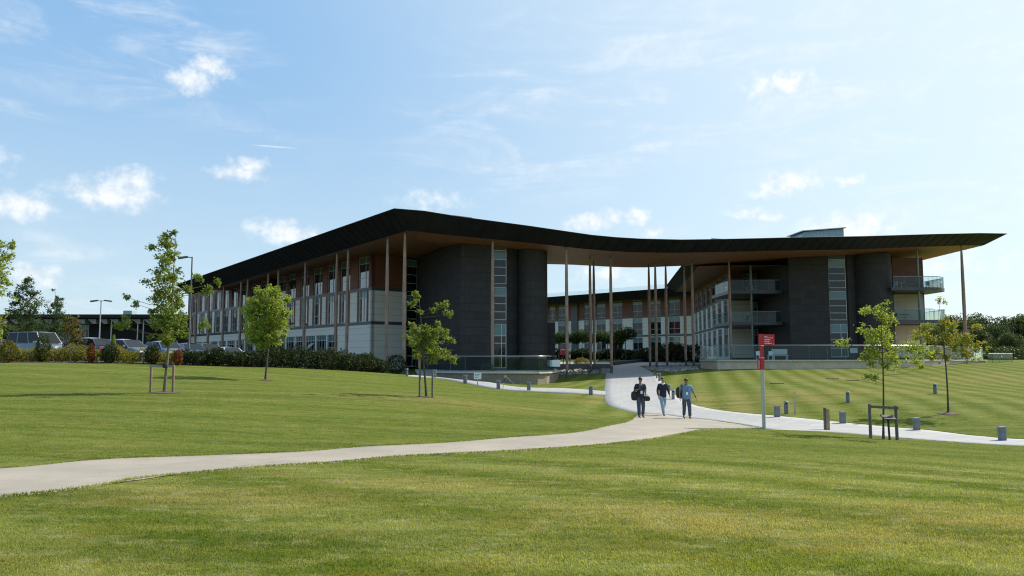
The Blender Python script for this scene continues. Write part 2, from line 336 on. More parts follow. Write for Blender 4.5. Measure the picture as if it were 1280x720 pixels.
# ------------------------------------------------------------------ mesh helpers
class MB:
    def __init__(s): s.v = []; s.f = []; s.m = []; s.sm = []; s.uv = {}
    def add(s, pts, faces, mi=0, smooth=False):
        o = len(s.v); s.v += [tuple(p) for p in pts]
        for f in faces: s.f.append([i + o for i in f]); s.m.append(mi); s.sm.append(smooth)
        return o
    def hexa(s, p, mi=0):      # p: four lower then four upper corners, both going round the same way
        s.add(p, [(3, 2, 1, 0), (4, 5, 6, 7), (0, 1, 5, 4), (1, 2, 6, 5), (2, 3, 7, 6), (3, 0, 4, 7)], mi)
    def box(s, x0, x1, y0, y1, z0, z1, mi=0):
        s.hexa([(x0, y0, z0), (x1, y0, z0), (x1, y1, z0), (x0, y1, z0), (x0, y0, z1), (x1, y0, z1), (x1, y1, z1), (x0, y1, z1)], mi)
    def bar(s, a, b, w, h=None, mi=0, up=(0, 0, 1)):
        a, b = Vector(a), Vector(b); d = (b - a).normalized(); u = Vector(up)
        if abs(d.dot(u)) > .98: u = Vector((0, 1, 0))
        e = d.cross(u).normalized(); n = e.cross(d); h = h or w
        c = [e * (-w / 2) + n * (-h / 2), e * (w / 2) + n * (-h / 2), e * (w / 2) + n * (h / 2), e * (-w / 2) + n * (h / 2)]
        s.hexa([a + q for q in c] + [b + q for q in c], mi)
    def tube(s, pts, rad, n=8, mi=0, cap=True, smooth=True):
        P = [Vector(p) for p in pts]; rad = rad if hasattr(rad, '__len__') else [rad] * len(P)
        rings = []; ref = None
        for i, p in enumerate(P):
            d = (P[min(i + 1, len(P) - 1)] - P[max(i - 1, 0)]).normalized()
            if ref is None: ref = Vector((1, 0, 0)) if abs(d.x) < .8 else Vector((0, 1, 0))
            e = (ref - d * ref.dot(d)).normalized(); ref = e; g = d.cross(e)
            rings.append([p + (e * math.cos(2 * math.pi * k / n) + g * math.sin(2 * math.pi * k / n)) * rad[i] for k in range(n)])
        fs = []
        for i in range(len(P) - 1):
            for k in range(n): fs.append((i * n + k, i * n + (k + 1) % n, (i + 1) * n + (k + 1) % n, (i + 1) * n + k))
        s.add([q for r in rings for q in r], fs, mi, smooth)
        if cap:
            s.add(rings[0], [tuple(range(n - 1, -1, -1))], mi); s.add(rings[-1], [tuple(range(n))], mi)
    def prism(s, poly, z0, z1, mi=0, top=None):
        n = len(poly); z0 = z0 if hasattr(z0, '__len__') else [z0] * n; z1 = z1 if hasattr(z1, '__len__') else [z1] * n
        for i in range(n):
            j = (i + 1) % n
            s.add([(*poly[i], z0[i]), (*poly[j], z0[j]), (*poly[j], z1[j]), (*poly[i], z1[i])], [(0, 1, 2, 3)], mi)
        s.add([(*poly[i], z1[i]) for i in range(n)], [tuple(range(n))], mi if top is None else top)
        s.add([(*poly[i], z0[i]) for i in range(n)], [tuple(range(n - 1, -1, -1))], mi)
    def strip(s, A, B, mi=0, smooth=False):    # quads between two polylines
        n = len(A)
        s.add(list(A) + list(B), [(i, i + 1, n + i + 1, n + i) for i in range(n - 1)], mi, smooth)
    def build_each(s, name, mats, parent=None, tol=.09):
        """pieces that do not touch each other become parts of their own"""
        par = list(range(len(s.f)))
        def find(i):
            while par[i] != i: par[i] = par[par[i]]; i = par[i]
            return i
        vv = np.array(s.v); bb = [(vv[f].min(0) - tol, vv[f].max(0) + tol) for f in s.f]
        lo = np.array([b[0] for b in bb]); hi = np.array([b[1] for b in bb])
        for i in range(len(bb)):
            for j in np.where(((lo[i] <= hi[:i]) & (hi[i] >= lo[:i])).all(1))[0] if i else []:
                a, b = find(i), find(int(j))
                if a != b: par[a] = b
        gr = {}
        for i in range(len(s.f)): gr.setdefault(find(i), []).append(i)
        out = []
        for ids in gr.values():
            m = MB()
            for i in ids: m.add([s.v[k] for k in s.f[i]], [tuple(range(len(s.f[i])))], s.m[i], s.sm[i])
            out.append(m.build(name, mats, parent))
        return out
    def build(s, name, mats, parent=None, kind=None):
        me = bpy.data.meshes.new(name)
        loc = parent_loc(parent) if parent else Vector((0, 0, 0))
        me.from_pydata([(p[0] - loc.x, p[1] - loc.y, p[2] - loc.z) for p in s.v], [], s.f)
        for m in (mats if isinstance(mats, (list, tuple)) else [mats]): me.materials.append(M[m] if isinstance(m, str) else m)
        me.polygons.foreach_set('material_index', s.m); me.polygons.foreach_set('use_smooth', s.sm)
        uvl = me.uv_layers.new(name='UVMap'); uv = np.zeros((len(me.loops), 2))
        vv = np.array(s.v)
        for pi, p in enumerate(me.polygons):
            n = p.normal; ids = np.array(s.f[pi]); q = vv[ids]
            if pi in s.uv: r = s.uv[pi]
            elif abs(n.z) > .75: r = q[:, :2]
            else:
                t = np.array([-n.y, n.x]); t /= max(1e-6, np.linalg.norm(t))
                r = np.stack([q[:, :2] @ t, q[:, 2]], 1)
            uv[p.loop_start:p.loop_start + p.loop_total] = r
        uvl.data.foreach_set('uv', uv.ravel())
        me.update()
        return link(name, me, parent)
def link(name, me, parent=None):
    o = bpy.data.objects.new(name, me); COL.objects.link(o)
    if parent: o.parent = parent
    return o
def parent_loc(p):
    l = Vector((0, 0, 0))
    while p: l = l + p.location; p = p.parent
    return l
def tag(o, label=None, cat=None, group=None, kind=None):
    if label: o['label'] = label
    if cat: o['category'] = cat
    if group: o['group'] = group
    o['kind'] = kind or 'thing'
    return o
def empty(name, loc, label=None, cat=None, group=None):
    o = bpy.data.objects.new(name, None); COL.objects.link(o); o.location = loc; o.empty_display_size = .3
    if label: tag(o, label, cat, group)
    return o
def copy_tree(o, parent=None):
    c = o.copy(); COL.objects.link(c)
    if parent: c.parent = parent
    for ch in list(o.children): copy_tree(ch, c)
    return c
def arrays(name, V, nper, mat, parent=None):
    """one mesh out of many loose faces of nper corners each, V in world coordinates"""
    V = np.asarray(V, dtype=np.float32).reshape(-1, 3)
    if parent:
        l = parent_loc(parent); V = V - np.array([l.x, l.y, l.z], dtype=np.float32)
    nf = len(V) // nper
    me = bpy.data.meshes.new(name); me.vertices.add(len(V)); me.vertices.foreach_set('co', V.ravel())
    me.loops.add(len(V)); me.loops.foreach_set('vertex_index', np.arange(len(V), dtype=np.int32))
    me.polygons.add(nf); me.polygons.foreach_set('loop_start', np.arange(0, len(V), nper, dtype=np.int32))
    me.materials.append(M[mat]); me.update(calc_edges=True); me.validate()
    return link(name, me, parent)
def leaves(C, size, flat=0.35, g=None):
    """a pointed leaf face at each centre in C, turned at random"""
    g = g or rng; n = len(C); C = np.asarray(C)
    a = g.normal(size=(n, 3)); a[:, 2] *= .7; a /= np.linalg.norm(a, axis=1, keepdims=True)
    b = g.normal(size=(n, 3)); b -= a * (a * b).sum(1, keepdims=True); b /= np.linalg.norm(b, axis=1, keepdims=True)
    L = (size * g.uniform(.6, 1.35, n))[:, None]; W = L * .52
    k = np.cross(a, b) * L * .12
    return np.stack([C - a * L * .5, C + b * W * .5 + k, C + a * L * .5, C - b * W * .5 + k], 1).reshape(-1, 3)
# ------------------------------------------------------------------ ground and paths
def lines(stops):
    out = []
    for a, b, s in stops: out += list(np.arange(a, b, s))
    return np.array(out + [stops[-1][1]])
gx = lines([(-3000, -400, 260), (-400, -100, 30), (-100, -30, 2.5), (-30, 30, .6), (30, 100, 2.5), (100, 400, 30), (400, 3000, 260)])
gy = lines([(-3000, -300, 300), (-300, -30, 30), (-30, -2, 2), (-2, 42, .5), (42, 130, 1.25), (130, 200, 5), (200, 400, 25), (400, 4000, 300)])
GX, GY = np.meshgrid(gx, gy); GZ = hgt(GX, GY)
nx, ny = len(gx), len(gy)
me = bpy.data.meshes.new('lawn_ground')
idx = np.arange(nx * ny).reshape(ny, nx)
fc = np.stack([idx[:-1, :-1], idx[:-1, 1:], idx[1:, 1:], idx[1:, :-1]], -1).reshape(-1, 4)
me.from_pydata(np.stack([GX, GY, GZ], -1).reshape(-1, 3).tolist(), [], fc.tolist())
me.polygons.foreach_set('use_smooth', [True] * len(me.polygons)); me.materials.append(M['lawn'])
tag(link('lawn_ground', me), kind='structure')

def hmesh(x, y):
    """height of the ground mesh itself, so that sheets lie on it closely"""
    i = np.clip(np.searchsorted(gx, x) - 1, 0, nx - 2); j = np.clip(np.searchsorted(gy, y) - 1, 0, ny - 2)
    u = (x - gx[i]) / (gx[i + 1] - gx[i]); v = (y - gy[j]) / (gy[j + 1] - gy[j])
    return (GZ[j, i] * (1 - u) + GZ[j, i + 1] * u) * (1 - v) + (GZ[j + 1, i] * (1 - u) + GZ[j + 1, i + 1] * u) * v
def resample(P, n):
    P = np.array(P)[:, :2]; d = np.concatenate([[0], np.cumsum(np.linalg.norm(np.diff(P, axis=0), axis=1))])
    # a light Catmull-Rom smoothing through the traced points
    tt = np.linspace(0, d[-1], n); out = []
    for t in tt:
        i = min(max(int(np.searchsorted(d, t)) - 1, 0), len(P) - 2)
        u = (t - d[i]) / max(1e-6, d[i + 1] - d[i])
        p0, p1, p2, p3 = P[max(i - 1, 0)], P[i], P[i + 1], P[min(i + 2, len(P) - 1)]
        h = d[i + 1] - d[i]
        m1 = (p2 - p0) / max(1e-6, d[i + 1] - d[max(i - 1, 0)]) * h; m2 = (p3 - p1) / max(1e-6, d[min(i + 2, len(P) - 1)] - d[i]) * h
        out.append((2 * u**3 - 3 * u**2 + 1) * p1 + (u**3 - 2 * u**2 + u) * m1 + (-2 * u**3 + 3 * u**2) * p2 + (u**3 - u**2) * m2)
    return np.array(out)
PATHS = []
def drape(name, A, B, n, m, mat, lift, keep=True):
    A = resample(A, n); B = resample(B, n)
    cw = (B - A) / np.linalg.norm(B - A, axis=1, keepdims=True) * .05       # the outermost rows dip into the turf
    rows = [A - cw] + [A + (B - A) * k / m for k in range(m + 1)] + [B + cw]; m += 2
    g = np.stack(rows); z = hmesh(g[..., 0], g[..., 1]) + lift
    z[0] -= lift + .06; z[-1] -= lift + .06
    mb = MB(); pts = np.concatenate([g, z[..., None]], -1).reshape(-1, 3)
    fs = [(k * n + i, k * n + i + 1, (k + 1) * n + i + 1, (k + 1) * n + i) for k in range(m) for i in range(n - 1)]
    mb.add(pts, fs, 0, True)
    # the along-path direction is the pattern's long axis
    L = np.concatenate([[0], np.cumsum(np.linalg.norm(np.diff((A + B) / 2, axis=0), axis=1))]); wd = np.linalg.norm(B - A, axis=1)
    for fi, (k, i) in enumerate([(k, i) for k in range(m) for i in range(n - 1)]):
        mb.uv[fi] = np.array([(L[i], wd[i] * k / m), (L[i + 1], wd[i + 1] * k / m), (L[i + 1], wd[i + 1] * (k + 1) / m), (L[i], wd[i] * (k + 1) / m)])[:, ::-1]
    o = mb.build(name, mat); tag(o, kind='structure')
    if keep: PATHS.append(np.concatenate([A, B[::-1]]))
    return o
def turf_edge(P, sgn):
    """the lawn stands a hand's width above the far side of a path: a cut face of soil with a grassy lip"""
    P = np.array(P)[:, :2]; d = np.gradient(P, axis=0); n = np.stack([-d[:, 1], d[:, 0]], 1) / np.linalg.norm(d, axis=1, keepdims=True) * sgn
    rg = np.interp(np.arange(len(P)), np.arange(0, len(P), 2), np.random.default_rng(3).uniform(.006, .026, len(range(0, len(P), 2))))
    q = [P - n * .02, P + n * .0, P + n * .06, P + n * .5]; z = [hmesh(a[:, 0], a[:, 1]) for a in q]; z = [z[0] + .002, z[1] + .014 + rg, z[2] + .018 + rg, z[3] - .01]
    L = [[(a[i, 0], a[i, 1], b[i]) for i in range(len(P))] for a, b in zip(q, z)]
    m = MB(); m.strip(L[0], L[1], 0); m.strip(L[1], L[2], 1); m.strip(L[2], L[3], 1); tag(m.build('turf_edge', ['lawn', 'lawn']), kind='structure')
def G(l): return [ghit(*p) for p in l]
tan_near = G([(0, 621), (125, 607.5), (170, 599), (260, 590), (345, 582.5), (425, 578), (500, 571), (640, 564), (740, 557.5), (815, 549), (860, 541), (880, 537.5), (918, 536.3), (955, 536)])
tan_far = G([(0, 586), (120, 575), (250, 570), (375, 565), (450, 559), (550, 554), (640, 546.8), (715, 541.5), (765, 531.5), (782, 528), (790, 524), (797, 518.5), (808, 517.5), (830, 518.5), (873, 524), (920, 530), (955, 535.3)])
tan_near = [(-16, 8.6, 0), (-10, 9.2, 0)] + tan_near; tan_far = [(-17, 11.0, 0), (-12, 11.8, 0)] + tan_far
drape('footpath', tan_near, tan_far, 150, 8, 'path_tan', .012)
drape('paved_path', G([(766, 456.7), (758, 466), (756.5, 480), (756, 497), (761.6, 506.7), (775, 511.5), (794, 516), (808, 517.5), (830, 518.5)]),
      G([(798, 457), (821, 470), (834, 484), (841, 491), (848, 497), (856, 501.5), (866, 506)]), 90, 8, 'paving', .018)
drape('paved_path', G([(830, 518.5), (873, 524), (920, 530), (955, 536), (1030, 539.5), (1130, 548), (1280, 557.5)]) + [(24, 24.2, 0), (33, 22.5, 0)],
      G([(866, 506), (893, 512), (920, 515.5), (976, 520.6), (1041, 527), (1100, 533), (1159, 538), (1218, 545), (1280, 549.6)]) + [(25.5, 26.2, 0), (34, 24.5, 0)], 110, 6, 'paving', .018)
drape('paved_path', G([(506, 470, 70), (542, 472.5, 64), (575, 478, 57), (621, 486.5, 50), (654, 489, 49), (700, 491, 47.5), (757, 494.5, 46)]),
      G([(540, 468, 72), (582, 472, 64), (621, 480, 57.5), (654, 484.5, 54), (700, 485.5, 53), (757, 489.5, 50)]), 60, 4, 'paving', .024)
_pf = resample(tan_far[:-6], 260); turf_edge(_pf, 1)
_pf = resample(G([(866, 506), (893, 512), (920, 515.5), (976, 520.6), (1041, 527), (1100, 533), (1159, 538), (1218, 545), (1280, 549.6)]) + [(25.5, 26.2, 0), (34, 24.5, 0)], 200); turf_edge(_pf, 1)
drape('car_park', [(-95, 52, 0), (-45, 52.5, 0), (-27, 55, 0), (-19, 64, 0)], [(-95, 132, 0), (-62, 132, 0), (-50, 122, 0), (-22, 88, 0)], 40, 16, 'asphalt', .05, False)
drape('soil', [(-60, 47.2, 0), (-30, 47.4, 0), (-21, 50.5, 0), (-16, 57.5, 0), (-11.2, 69.5, 0)], [(-60, 50.5, 0), (-31, 50.7, 0), (-23, 54, 0), (-18.5, 61, 0), (-12.5, 74, 0)], 60, 4, 'soil', .03, False)
drape('courtyard_paving', [(2, 97, 0), (14, 96, 0), (26, 97, 0)], [(-2, 120, 0), (14, 112, 0), (27, 112, 0)], 12, 6, 'paving', .026, False)

# ------------------------------------------------------------------ the office building
class Fac:
    def __init__(s, p0, u, n): s.p = np.array(p0, float); s.u = np.array(u, float) / np.linalg.norm(u); s.n = np.array(n, float) / np.linalg.norm(n)
    def pt(s, t, z, d=0.0): q = s.p + s.u * t + s.n * d; return (q[0], q[1], z)
    def box(s, mb, t0, t1, z0, z1, d0, d1, mi=0):
        mb.hexa([s.pt(t0, z0, d1), s.pt(t1, z0, d1), s.pt(t1, z0, d0), s.pt(t0, z0, d0), s.pt(t0, z1, d1), s.pt(t1, z1, d1), s.pt(t1, z1, d0), s.pt(t0, z1, d0)], mi)
    def t_of(s, px): a = ray(px, 400)[0]; return (a * s.p[1] - s.p[0]) / (s.u[0] - a * s.u[1])
    def wall(s, mb, t0, t1, z0, z1, holes, d0, d1, mi=0):
        cur = t0
        for a, b, za, zb in sorted(holes):
            if a > cur: s.box(mb, cur, a, z0, z1, d0, d1, mi)
            if za > z0 + .01: s.box(mb, a, b, z0, za, d0, d1, mi)
            if zb < z1 - .01: s.box(mb, a, b, zb, z1, d0, d1, mi)
            cur = b
        if cur < t1: s.box(mb, cur, t1, z0, z1, d0, d1, mi)
    def window(s, a, b, za, zb, d, parent, style='two', green=.22, name='window', gm='glass'):
        f = MB(); fr = .06
        s.box(f, a, b, za, za + fr, d - .1, d); s.box(f, a, b, zb - fr, zb, d - .1, d)
        s.box(f, a, a + fr, za + fr, zb - fr, d - .1, d); s.box(f, b - fr, b, za + fr, zb - fr, d - .1, d)
        H = zb - za; zt = zb - H * green
        vs = {'one': [], 'two': [.36], 'mid': [.5], 'four': [.22, .5, .78], 'door': [.62]}[style]
        for k in vs: s.box(f, a + (b - a) * k - .03, a + (b - a) * k + .03, za + fr, zb - fr, d - .09, d - .005)
        hs = [zt, za + (zt - za) * .42] if style in ('two', 'mid', 'four') else ([zt, za + (zt - za) * .68, za + (zt - za) * .34] if style == 'one' else [zt, zt - .75, za + (zt - .75 - za) * .5])
        for z in hs: s.box(f, a + fr, b - fr, z - .03, z + .03, d - .085, d - .008)
        o = f.build(name, 'frame_grey', parent)
        g = MB(); dd = d - .05
        for z0, z1, mi in ((za + fr, zt - .03, 0), (zt + .03, zb - fr, 1)):
            g.add([s.pt(a + fr, z0, dd), s.pt(b - fr, z0, dd), s.pt(b - fr, z1, dd), s.pt(a + fr, z1, dd)], [(0, 1, 2, 3)], mi)
        g.build('pane', [gm, 'glass_green'], o)
        return o

def rail(name, parent, P, z, h, post=2.0, n_extra=0, closed_posts=True, lift=.0):
    """frameless glass balustrade along a polyline"""
    P = [Vector((p[0], p[1], 0)) for p in P]
    g = MB(); ht = .03
    for a, b in zip(P[:-1], P[1:]):
        L = (b - a).length; k = max(1, round(L / post)); e = (b - a).normalized(); q = Vector((-e.y, e.x, 0)) * .008
        for i in range(k):
            s0 = a + (b - a) * (i / k) + e * .02; s1 = a + (b - a) * ((i + 1) / k) - e * .02
            g.add([s0 - q + Vector((0, 0, z)), s1 - q + Vector((0, 0, z)), s1 - q + Vector((0, 0, z + h)), s0 - q + Vector((0, 0, z + h))], [(0, 1, 2, 3)])
    r = g.build(name, 'rail_glass', parent)
    m = MB(); m.tube([p + Vector((0, 0, z + h + .02)) for p in P], .038, 6)
    m.build('handrail', 'steel', r)
    m = MB()
    for a, b in zip(P[:-1], P[1:]):
        L = (b - a).length; k = max(1, round(L / post))
        for i in range(k + 1):
            p = a + (b - a) * (i / k); m.box(p.x - .011, p.x + .011, p.y - .011, p.y + .011, z, z + h, 0)
    m.build_each('post', 'steel_green', r, .02)
    return r

OB = empty('office_building', (10, 92, .5), 'long dark office building with wavy overhanging roof on slim timber columns spanning a gateway', 'building')
OB['kind'] = 'thing'
dl = Vector((-.622, .783, 0)).normalized(); nl = Vector((-dl.y, dl.x, 0)); nl = -nl if nl.y > 0 else nl    # left wing runs along dl and looks along nl
C0 = Vector((*at(464.4, 400, 90.0)[:2], 0))
a_, b_ = ray(493, 261.5); T0 = Vector((a_ * 72, 72, EYE + b_ * 72))
# --- roof stations: tip, soffit edge, soffit break, soffit inner, top inner
fd = Vector((.963, .27, 0)).normalized(); mit = (dl + fd).normalized()
FR = [(530, 264.5), (569, 270.8), (615, 277), (660, 283), (708, 290), (740, 294.6), (770, 297.4), (800, 299.2), (852, 300.4), (900, 299.7), (950, 298.6), (993, 297.4), (1080, 296.0), (1169, 293.2), (1225, 292)]
fn = Vector((-fd.y, fd.x, 0))
def lerp(x, xs, ys): return float(np.interp(x, xs, ys))
st = []
for t in (68, 54, 40, 27, 13):
    tip = Vector((T0.x, T0.y, 0)) + dl * t; tip.z = T0.z - 2.0 * t / 66
    base = Vector((tip.x, tip.y, 0))
    z1 = tip.z - 1.55; z2 = 13.85 - .016 * t
    st.append([tip] + [base - nl * w + Vector((0, 0, z)) for w, z in ((2.2, z1), (5.9, z2), (24, z2), (24, tip.z + .8))])
b0 = Vector((T0.x, T0.y, 0)); I0 = Vector((-1.7, 97.5, 0))
zc = T0.z - 1.6
st.append([T0, b0 + mit * 2.64 + Vector((0, 0, zc)), b0 + mit * 7.1 + Vector((0, 0, zc + .1)), I0 + Vector((0, 0, zc - .35)), I0 + Vector((0, 0, T0.z + .5))])
CORNER = len(st) - 1
xR = 57.1
for px, py in FR:
    a, b = ray(px, py); Y = 74.97 / (1 - .28 * a); tip = Vector((a * Y, Y, EYE + b * Y)); base = Vector((tip.x, tip.y, 0))
    f = (tip.x + 10.6) / (xR + 10.6)
    dz = lerp(tip.x, [-10, 0, 8, 20, 40, 55], [1.6, 1.25, 1.0, 1.0, 1.12, 1.05]); zs = tip.z - dz
    inn = Vector((lerp(f, [0, .43, 1], [-1.7, 20.3, 47]), lerp(f, [0, .43, 1], [97.5, 93.6, 103]), 0))
    if tip.x > 20.3: inn = Vector((lerp(tip.x, [20.3, 57], [22, 48]), lerp(tip.x, [20.3, 57], [94.5, 103]), 0))
    brk = base + fn * 6.5
    zi = zs - lerp(tip.x, [-10, 0, 10], [.35, .1, 0]) if tip.x < 45 else 14.0
    st.append([tip, base + fn * 2.2 + Vector((0, 0, zs)), brk + Vector((0, 0, lerp(tip.x, [40, 57], [zs, 14.3]) if tip.x > 40 else zs)), inn + Vector((0, 0, zi)), inn + Vector((0, 0, tip.z + .5))])
st.append([Vector((57.1, 91, 16.0)), Vector((55.7, 93.2, 15.0)), Vector((52.2, 97.5, 14.35)), Vector((48, 103, 14.0)), Vector((48, 103, 16.4))])
st.append([Vector((53.0, 102.5, 15.5)), Vector((51.7, 101.6, 14.0)), Vector((49, 101.8, 13.95)), Vector((47.5, 104, 13.95)), Vector((47, 104, 16.2))])
st.append([Vector((45.5, 124, 15.4)), Vector((43.4, 123, 14.1)), Vector((41, 122, 14.0)), Vector((37, 121, 14.0)), Vector((37, 121, 16.1))])
top, fas, sof = MB(), MB(), MB()
col = lambda k, ss=st: [s[k] for s in ss]
top.strip(col(0), col(4)); fas.strip(col(1), col(0)); sof.strip(col(1), col(2)); sof.strip(col(2), col(3)); fas.strip(col(3), col(4))
fas.add([st[0][k] for k in (0, 1, 2, 3, 4)], [(0, 1, 2, 3, 4)])
# standing seams across the sloping fascia
for s0, s1 in zip(st[:-1], st[1:]):
    L = (s1[0] - s0[0]).length; k = max(1, int(round(L / 1.25)))
    for i in range(k):
        f = (i + .5) / k; a = s0[0].lerp(s1[0], f); b = s0[1].lerp(s1[1], f)
        fas.bar(a, b, .05, .07, up=(s1[0] - s0[0]).normalized().cross((b - a).normalized()))
    fas.tube([s0[0] + Vector((0, 0, .03)), s1[0] + Vector((0, 0, .03))], .06, 6)
# right wing behind the front strip
rear = []
for Y, zt, ze, zb in ((93.8, 12.78, 12.6, 12.7), (100, 13.05, 12.75, 13.3), (110, 13.5, 12.95, 13.45), (125, 14.15, 13.5, 13.8), (150, 15.2, 14.2, 14.35)):
    xt = 20.3 + 8 * (Y - 94) / 51
    rear.append([Vector((xt, Y, zt)), Vector((xt + 1.8, Y, ze)), Vector((xt + 6.5, Y, zb)), Vector((xt + 14, Y, zb)), Vector((xt + 14, Y, zt + 1.4))])
col2 = lambda k: [s[k] for s in rear]
top.strip(col2(0), col2(4)); fas.strip(col2(1), col2(0)); sof.strip(col2(1), col2(2)); sof.strip(col2(2), col2(3))
fas.tube([s[0] + Vector((0, 0, .03)) for s in rear], .06, 6)
top.add([(24, 95, 16.1), (47, 103, 16.4), (40, 150, 16.9), (36, 150, 16.8)], [(0, 1, 2, 3)])
roof = top.build('roof', 'roof_metal', OB)
fas.build('fascia', 'roof_metal', roof); sof.build('soffit', 'soffit_wood', roof)
from mathutils.bvhtree import BVHTree
SB = BVHTree.FromPolygons([Vector(v) for v in sof.v], sof.f)
def soffit_z(x, y, dflt=13.0):
    h = SB.ray_cast(Vector((x, y, 6.0)), Vector((0, 0, 1)))
    return h[0].z if h[0] else dflt
# skylights
s = MB(); xa, xb = at(995, 300, 98)[0], at(1055, 300, 98)[0]
s.add([(xa, 98, 15.3), (xb, 98, 15.3), (xb, 98, 17.75), (xa + 1, 98, 17.35), (xa, 103, 15.3), (xb, 103, 15.3), (xb, 103, 17.9), (xa + 1, 103, 17.5)],
      [(0, 1, 2, 3), (4, 7, 6, 5), (0, 3, 7, 4), (1, 5, 6, 2)], 0)
s.add([(xa + .7, 97.7, 17.4), (xb + .2, 97.7, 17.82), (xb + .2, 103.3, 17.95), (xa + .7, 103.3, 17.55), (xa + .7, 97.7, 17.5), (xb + .2, 97.7, 17.92), (xb + .2, 103.3, 18.05), (xa + .7, 103.3, 17.65)], [(3, 2, 1, 0), (4, 5, 6, 7), (0, 1, 5, 4), (1, 2, 6, 5), (2, 3, 7, 6), (3, 0, 4, 7)], 1)
for i in range(1, 6): x = xa + 1 + (xb - xa - 1) * i / 6; s.bar((x, 97.98, 15.4), (x, 97.98, 17.5), .05, mi=1)
s.build('skylight', ['roof_green', 'frame_grey'], roof)
s = MB(); a = Vector(at(566, 269.5, 80)); b = Vector(at(590, 272.5, 80)); s.bar(a, b, .08, .1)
for k in (0.05, .5, .95): p = a.lerp(b, k); s.bar(p, p - Vector((0, 0, 1.2)), .06)
s.build('roof_handrail', 'frame_grey', roof)

# --- left wing
LW = Fac((C0.x, C0.y), dl[:2], nl[:2]); LEN = 68.6
ups = [(.83, 3.4), (5.4, 8), (9.4, 11.5), (13, 15.7), (16.9, 19.6), (21.2, 23.8), (24.6, 27.2)]
ups += [(31.5 + 3.95 * i, 31.5 + 3.95 * i + 2.5) for i in range(9)]
lo = -.2
white, clad, band, void = MB(), MB(), MB(), MB()
gw = [(8.4, 11.3), (11.6, 14.5), (14.8, 17.7), (18.0, 20.9), (21.2, 24.1), (24.4, 27.2)] + [(32 + 4 * i, 32 + 4 * i + 3.4) for i in range(8)]
zb1, zb2 = 5.55, 9.42
LW.wall(white, 0, 27.6, lo, zb1, [(a, b, 1.55 if k else .7, 4.6) for k, (a, b) in enumerate(gw) if b < 27.6], -.35, 0)
LW.wall(white, 30.6, LEN, lo, zb1, [(a, b, 1.75, 4.5) for a, b in gw if a > 30.6], -.35, 0)
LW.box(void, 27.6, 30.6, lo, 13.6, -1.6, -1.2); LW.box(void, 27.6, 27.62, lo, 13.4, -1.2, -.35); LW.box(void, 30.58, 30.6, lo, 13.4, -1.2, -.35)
for t0, t1 in ((0, 27.6), (30.6, LEN)):
    for z, h in ((zb1, .34), (zb2, .34)): LW.box(band, t0, t1, z, z + h, -.3, .06)
mids = []
for a, b in ups:
    c = (a + b) / 2; mids.append((c - .95, c + .95))
for t0, t1 in ((0, 27.6), (30.6, LEN)):
    LW.wall(white, t0, t1, zb1 + .34, zb2, [(a, b, zb1 + .36, zb2 - .02) for a, b in mids if t0 < a < t1], -.35, 0)
    LW.wall(clad, t0, t1, zb2 + .34, 14.2 - .016 * t1, [(a, b, zb2 + .36, 13.42 - .016 * a) for a, b in ups if t0 < a < t1], -.35, 0)
for a, b in mids:                                             # timber boards at the window's edges
    LW.box(clad, a - .38, a - .02, zb1 + .36, zb2 - .02, .003, .05); LW.box(clad, b + .02, b + .38, zb1 + .36, zb2 - .02, .003, .05)
for a, b in ups: LW.window(a, b, zb2 + .36, 13.42 - .016 * a, -.12, OB, 'two', gm='glass_coated')
for a, b in mids: LW.window(a, b, zb1 + .36, zb2 - .02, -.12, OB, 'mid', gm='glass_coated')
for k, (a, b) in enumerate(gw): LW.window(a, b, .7 if k == 0 else (1.55 if b < 27.6 else 1.75), 4.6 if b < 27.6 else 4.5, -.12, OB, 'door' if k == 0 else 'four', name='door' if k == 0 else 'window')
o = MB(); p = Vector(LW.pt(15.2, 3.6, -.05)); q = p - nl * -.9 + Vector((0, 0, -1.0)); e = dl * 1.0      # one ground-floor vent propped open
o.hexa([p, p + e, q + e, q, p + Vector((0, 0, .05)), p + e + Vector((0, 0, .05)), q + e + Vector((0, 0, .05)), q + Vector((0, 0, .05))]); o.build('open_vent', 'frame_grey', OB)
o = MB(); p = Vector(LW.pt(21.6, 12.1, -.05)); q = p + nl * .8 + Vector((0, 0, -.5)); e = dl * 1.5
o.hexa([p, p + e, q + e, q, p + Vector((0, 0, .05)), p + e + Vector((0, 0, .05)), q + e + Vector((0, 0, .05)), q + Vector((0, 0, .05))]); o.build('open_vent', 'band_metal', OB)
# end wall of the wing and its return towards the slate tower
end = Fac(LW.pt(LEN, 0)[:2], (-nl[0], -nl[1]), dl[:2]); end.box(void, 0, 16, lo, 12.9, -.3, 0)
RT = Fac((C0.x, C0.y), (.783, .622), (.622, -.783)); RL = 4.55
RT.box(white, 0, RL, lo, zb1, -.35, 0); RT.box(white, 0, RL, zb1 + .34, zb2, -.35, 0); RT.box(clad, 0, RL, zb2 + .34, 14.0, -.35, 0)
for z in (zb1, zb2): RT.box(band, .06, RL, z, z + .34, -.3, .06)
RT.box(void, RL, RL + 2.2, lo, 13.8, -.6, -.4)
for z0, z1 in ((.75, 4.9), (5.3, 9.1), (9.5, 13.3)): RT.window(RL + .05, RL + 1.5, z0, z1, -.15, OB, 'door' if z0 < 1 else 'one', name='window')
white.build_each('panel_wall', 'white_panel', OB); clad.build_each('timber_cladding', 'clad_wood', OB); band.build_each('floor_band', 'band_metal', OB); void.build_each('dark_wall', 'dark_void', OB)

